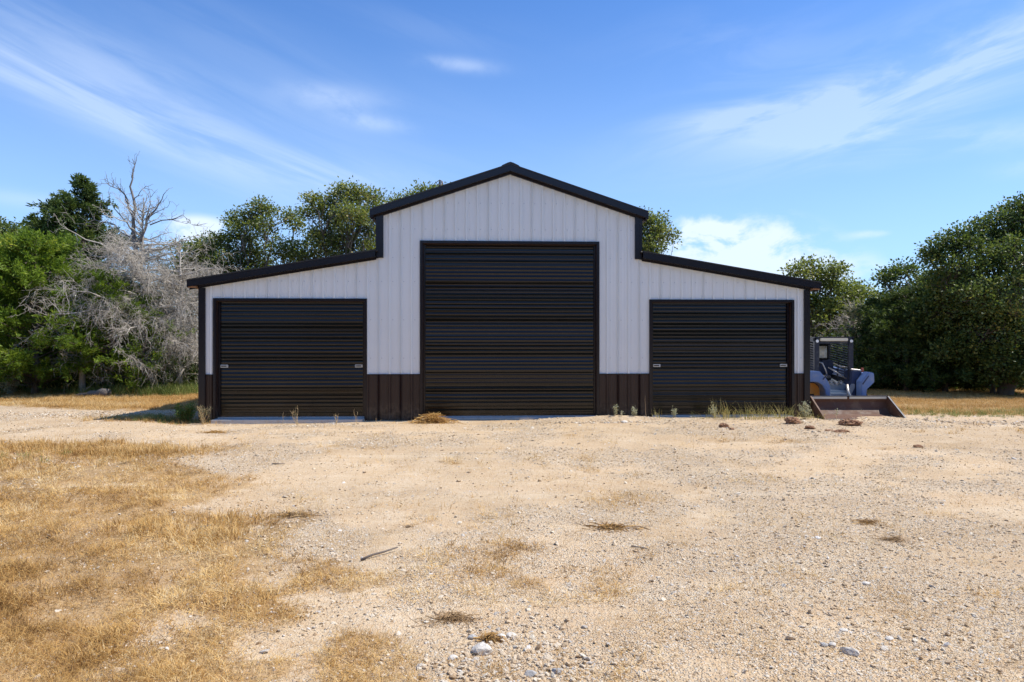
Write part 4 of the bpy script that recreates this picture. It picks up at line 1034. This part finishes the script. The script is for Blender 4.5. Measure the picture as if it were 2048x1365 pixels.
# fallen log, sticks, stake
def twigobj(name, pts, r0, r1, m, label, cat, n=8):
    pts = [np.array(p, float) for p in pts]; b = MB(); k = len(pts)
    o = b.tube(pts, [r0+(r1-r0)*i/(k-1) for i in range(k)], n).build(name, m, None, smooth=True); return tag(o, label, cat)
def gp(px, py, h=0.): x, y = atground(px, py); return (x, y, float(gz(x, y))+h)
D0 = 20.0
twigobj('fallen_log', [(ptx(150, D0), D0, .0), (ptx(160, D0), D0+.05, .05), (ptx(168, D0), D0+.12, .03), (ptx(180, D0), D0+.05, .09), (ptx(192, D0), D0+.09, .07), (ptx(205, D0), D0+.0, .13), (ptx(218, D0), D0-.05, .10)], .05, .14, DEADD, 'weathered grey log lying on the dry grass below the left trees', 'log', 9)
twigobj('stick', [gp(722, 1122, .01), gp(745, 1117, .022), gp(768, 1113, .022), gp(795, 1107, .03)], .010, .006, DARKW, 'dark bare stick lying left of centre on the gravel', 'stick')
twigobj('stick', [gp(1262, 1093, .008), gp(1280, 1096, .012), gp(1298, 1099, .01)], .005, .003, DARKW, 'short thin stick just below the flattened dead grass clump', 'stick')
twigobj('stick', [gp(385, 1062, .01), gp(402, 1058, .02), gp(422, 1055, .03)], .010, .005, DARKW, 'short dark stick at the edge of the lawn grass', 'stick')
twigobj('stick', [gp(545, 931, .01), gp(570, 933, .02)], .007, .004, DARKW, 'thin stick on the drive left of centre, far from the camera', 'stick')
twigobj('pale_branch', [(ptx(350, 21), 21, .35), (ptx(358, 21), 20.95, .5), (ptx(371, 21), 20.9, .78)], .035, .02, DEADW, 'pale broken branch sticking up from the green grass beside the barn', 'branch')

# ------------------------------------------------------------------ skid steer loader
LP = simple('loader_blue_paint', (.14, .23, .45), .42, var=.15, nscale=5, dirt=(.38, .36, .33), dirtamt=.4, dscale=5)
LN = simple('loader_navy_paint', (.03, .045, .10), .4, var=.2, nscale=5)
LG = simple('loader_grey_paint', (.26, .30, .34), .5, var=.15, nscale=6, dirt=(.45, .40, .33), dirtamt=.5, dscale=6)
LK = simple('loader_black', (.015, .019, .034), .45, var=.3, nscale=5, dirt=(.20, .18, .16), dirtamt=.3, dscale=8)
LO = simple('loader_orange', (.78, .33, .05), .5, var=.15, nscale=5, dirt=(.40, .28, .16), dirtamt=.4)
LC = simple('cream_plastic', (.72, .66, .52), .5, var=.08)
RUST = simple('rusty_steel', (.12, .055, .030), .7, var=.5, nscale=5, bstr=.3, dirt=(.22, .14, .085), dirtamt=.6, dscale=4)
WORN = simple('worn_steel', (.50, .46, .41), .35, metal=.5, var=.2, nscale=20)
RUB = simple('black_rubber', (.02, .02, .02), .85, var=.2, nscale=10)
GLS = simple('pale_window', (.62, .64, .60), .25, var=.15, nscale=3)
LAMP = simple('lamp_lens', (.85, .85, .82), .2, var=.05)
sx, sy = 7.28, 15.43
loader = empty('skid_steer_loader', (sx, sy, float(gz(sx, sy))-.0))
tag(loader, 'blue grey skid steer loader with rusty bucket parked by the barn corner', 'loader')
# body and chassis
MB().prism([(0.05, .30), (.05, .62), (.55, .66), (1.5, .82), (2.0, .80), (2.05, .30)], -.46, .46, 'x').build('body', LG, loader, .015)
MB().box(-.36, .40, .85, 1.95, .80, 1.15).build('engine_cover', LN, loader, .03)
MB().box(-.34, .34, -.16, .05, .34, .40).build('foot_plate', LG, loader, .01)
MB().prism([(-.30, .36), (.32, .36), (.42, .55), (.42, .64), (.34, .64), (.27, .50), (-.22, .50), (-.27, .60), (-.36, .60), (-.36, .52)], -.10, -.05).build('front_plate', LG, loader, .008)
MB().box(-.25, .27, -.20, -.11, .37, .44).build('front_step', LG, loader, .01)
# wheels
for (wx, wy) in ((-.60, .25), (.60, .25), (-.60, 1.45), (.60, 1.45)):
    w = MB(); w.tube([(wx-.11, wy, .33), (wx-.08, wy, .33), (wx+.08, wy, .33), (wx+.11, wy, .33)], [.28, .34, .34, .28], 28)
    for k in range(18):
        a = k*math.pi/9; Mx = Matrix.Translation((wx, wy, .33)) @ Matrix.Rotation(a, 4, 'X'); w.box(-.10, .10, -.02, .02, .335, .36, Mx)
    wh = w.build('wheel', RUB, loader)
    s = math.copysign(1, wx); MB().tube([(wx+s*.06, wy, .33), (wx+s*.113, wy, .33), (wx+s*.113, wy, .33)], [.20, .19, .05], 20).build('rim', LO, wh)
# orange guard panels beside the body
MB().prism([(-.75, .34), (-.37, .34), (-.37, .50), (-.41, .59), (-.50, .655), (-.75, .68)], -.0985, -.0925).build('side_guard', LO, loader)
MB().prism([(.46, .34), (.70, .34), (.70, .62), (.56, .62), (.48, .55)], .15, .3).build('side_guard', LN, loader, .01)
# cab
for s in (-1, 1):
    MB().prism([(s*.44, .52), (s*.335, .52), (s*.335, 1.45), (s*.33, 1.68), (s*.44, 1.68)], 0, .07).build('cab_post', LK, loader, .006)
    MB().box(min(s*.44, s*.38), max(s*.44, s*.38), 1.12, 1.20, .75, 1.68).build('cab_post', LK, loader, .006)
    MB().prism([(.0, 1.60), (1.2, 1.60), (1.2, 1.69), (0, 1.69)], min(s*.44, s*.40), max(s*.44, s*.40), 'x').build('side_rail', LK, loader)
    MB().prism([(.0, .62), (1.2, .74), (1.2, .84), (0, .72)], min(s*.44, s*.40), max(s*.44, s*.40), 'x').build('side_rail', LK, loader)
    sc_ = empty('side_screen', (0, 0, 0), 0, loader)
    for k in range(15):
        z = .80+k*.055; MB().prism([(.07, z), (1.12, z+.11), (1.12, z+.132), (.07, z+.022)], min(s*.425, s*.41), max(s*.425, s*.41), 'x').build('slat', LK, sc_)
    for yy in (.40, .75): MB().box(min(s*.432, s*.426), max(s*.432, s*.426), yy, yy+.02, .75, 1.62).build('upright', LK, sc_)
    h = MB().tube([(s*.385, -.012, 1.60), (s*.385, .005, 1.60)], .045, 18).build('headlight', LK, loader)
    MB().tube([(s*.385, -.022, 1.60), (s*.385, -.013, 1.60)], .033, 18).build('lens', LAMP, h)
MB().box(-.425, .425, .0, 1.2, 1.672, 1.698).build('cab_roof', LK, loader, .01)
MB().box(-.31, .315, -.012, .05, 1.60, 1.668).build('roof_front_bar', LC, loader, .01)
MB().box(-.39, .39, .03, .06, 1.545, 1.60).build('header', LK, loader)
MB().box(-.38, .38, 1.14, 1.17, .85, 1.62).build('rear_bulkhead', LK, loader)
b = MB().box(-.30, .30, 1.11, 1.135, 1.18, 1.55).build('rear_window', LK, loader, .01)
MB().box(-.14, .10, .48, .56, 1.17, 1.53).build('rear_panel', GLS, loader, .05, True)
MB().tube([(-.02, .9, .8), (0, .88, 1.2), (.05, .85, 1.5)], .03, 8).tube([(.10, .9, .85), (.16, .85, 1.3), (.05, .85, 1.52)], .02, 8).build('cab_pipe', LN, loader)
# seat, lap bar, levers
MB().box(-.24, .24, .55, 1.0, .68, .80).build('seat', LK, loader, .04, True)
MB().prism([(.92, .78), (1.02, .78), (1.12, 1.25), (1.03, 1.27)], -.23, .23, 'x').build('seat_back', LK, loader, .03)
MB().tube([(-.30, .12, 1.12), (-.22, .10, 1.10), (-.15, .10, .95), (-.10, .12, .82)], .016, 8).tube([(.12, .30, 1.10), (.26, .22, 1.02), (.38, .15, 1.00)], .016, 8).tube([(-.02, .25, 1.00), (.16, .2, .88), (.34, .12, .74)], .016, 8).build('lap_bar', WORN, loader, smooth=True)
for s in (-1, 1):
    l = MB().tube([(s*.24, .35, .68), (s*.23, .30, .92), (s*.22, .25, 1.05)], .011, 8).build('control_lever', LK, loader)
    MB().tube([(s*.22, .255, 1.03), (s*.22, .24, 1.13)], [.022, .018], 8).build('grip', RUB, l)
r = random.Random(5); jm = MB()
for k in range(16):
    x = -.22+.44*k/15+r.uniform(-.03, .03); jm.tube([(x, -.02, .62+r.uniform(-.02, .03)), (x+r.uniform(-.08, .08), .05, .66+r.uniform(-.02, .05)), (x+r.uniform(-.1, .1), .12, .62)], r.uniform(.006, .014), 6)
jm.build('hydraulic_hoses', WORN, loader, smooth=True)
# loader arms
MB().prism([(-.72, .70), (-.53, .69), (-.42, .63), (-.36, .52), (-.335, .36), (-.245, .34), (-.235, .56), (-.30, .73), (-.47, .93), (-.72, .945)], -.34, -.10).build('loader_arm', LP, loader, .012)
MB().prism([(-.40, .74), (-.30, .86), (-.32, .88), (-.42, .76)], -.348, -.341).build('arm_decal', LN, loader)
MB().prism([(.445, .34), (.555, .34), (.565, .53), (.735, .69), (.725, .89), (.61, .92), (.44, .70)], -.34, -.10).build('loader_arm', LP, loader, .012)
MB().prism([(.46, .66), (.60, .84), (.61, .82), (.475, .63)], -.348, -.341).build('arm_decal', LN, loader)
MB().prism([(.20, .36), (.44, .34), (.44, .70), (.60, .92), (.36, .93), (.34, .70)], -.09, .25).build('arm_inner_plate', LN, loader, .01)
for s in (-1, 1):
    MB().prism([(-.05, .88), (1.9, 1.00), (1.9, .84), (-.05, .68)], min(s*.60, s*.72), max(s*.60, s*.72), 'x').build('arm_beam', LP, loader, .01)
    c = MB().tube([(s*.22, -.30, .34), (s*.235, -.16, .48), (s*.245, -.10, .62)], .030, 12).build('tilt_cylinder', WORN, loader, smooth=True)
MB().tube([(.36, -.05, .96), (.50, -.06, .945), (.58, -.07, .935)], .022, 10).build('lift_cylinder_rod', WORN, loader)
MB().box(.575, .62, -.10, -.05, .90, 1.00).build('arm_pin', simple('red_cap', (.45, .12, .07), .5), loader, .006)
MB().box(-.40, .42, -.60, -.52, .10, .40).build('coupler', LK, loader, .01)
# bucket: x -.83..+.83 about the machine centre, floor edge 1.42 m ahead
bk = empty('bucket', (0, 0, 0), 0, loader)
y0, y1 = -1.40, -.68
prof = [(y0, .0), (-1.0, .0), (-.80, .03), (-.69, .14), (-.66, .28), (-.685, .385)]
outer = [(-.665, .39), (-.635, .28), (-.665, .12), (-.79, .0), (-1.0, -.025), (y0, -.02)]
MB().prism(prof+outer, -.82, .82, 'x').build('bucket_shell', RUST, bk)
for s in (-1, 1):
    MB().prism([(y0-.01, -.02), (-1.0, -.03), (-.79, -.01), (-.66, .12), (-.63, .28), (-.66, .41), (-.70, .41)], min(s*.822, s*.842), max(s*.822, s*.842), 'x').build('side_plate', RUST, bk)
    MB().prism([(y0-.01, -.015), (y0+.03, -.015), (-.685, .41), (-.71, .41)], min(s*.818, s*.850), max(s*.818, s*.850), 'x').build('side_cutter', LK if s > 0 else RUST, bk)
MB().box(-.815, -.05, -.705, -.686, .350, .398).build('top_strip', LC, bk, .003)
MB().box(.0, .80, -.705, -.686, .350, .398).build('top_strip', LC, bk, .003)
MB().box(-.82, .82, -.70, -.62, .400, .418).build('top_lip', LK, bk)
MB().box(-.82, .82, y0-.05, y0+.10, -.022, -.004).build('cutting_edge', WORN, bk)
print('instances', sum(len(o.data.vertices) for o in scene.objects if o.modifiers))
print('tris', sum(len(o.data.loops)-2*len(o.data.polygons) for o in scene.objects if o.type == 'MESH'))
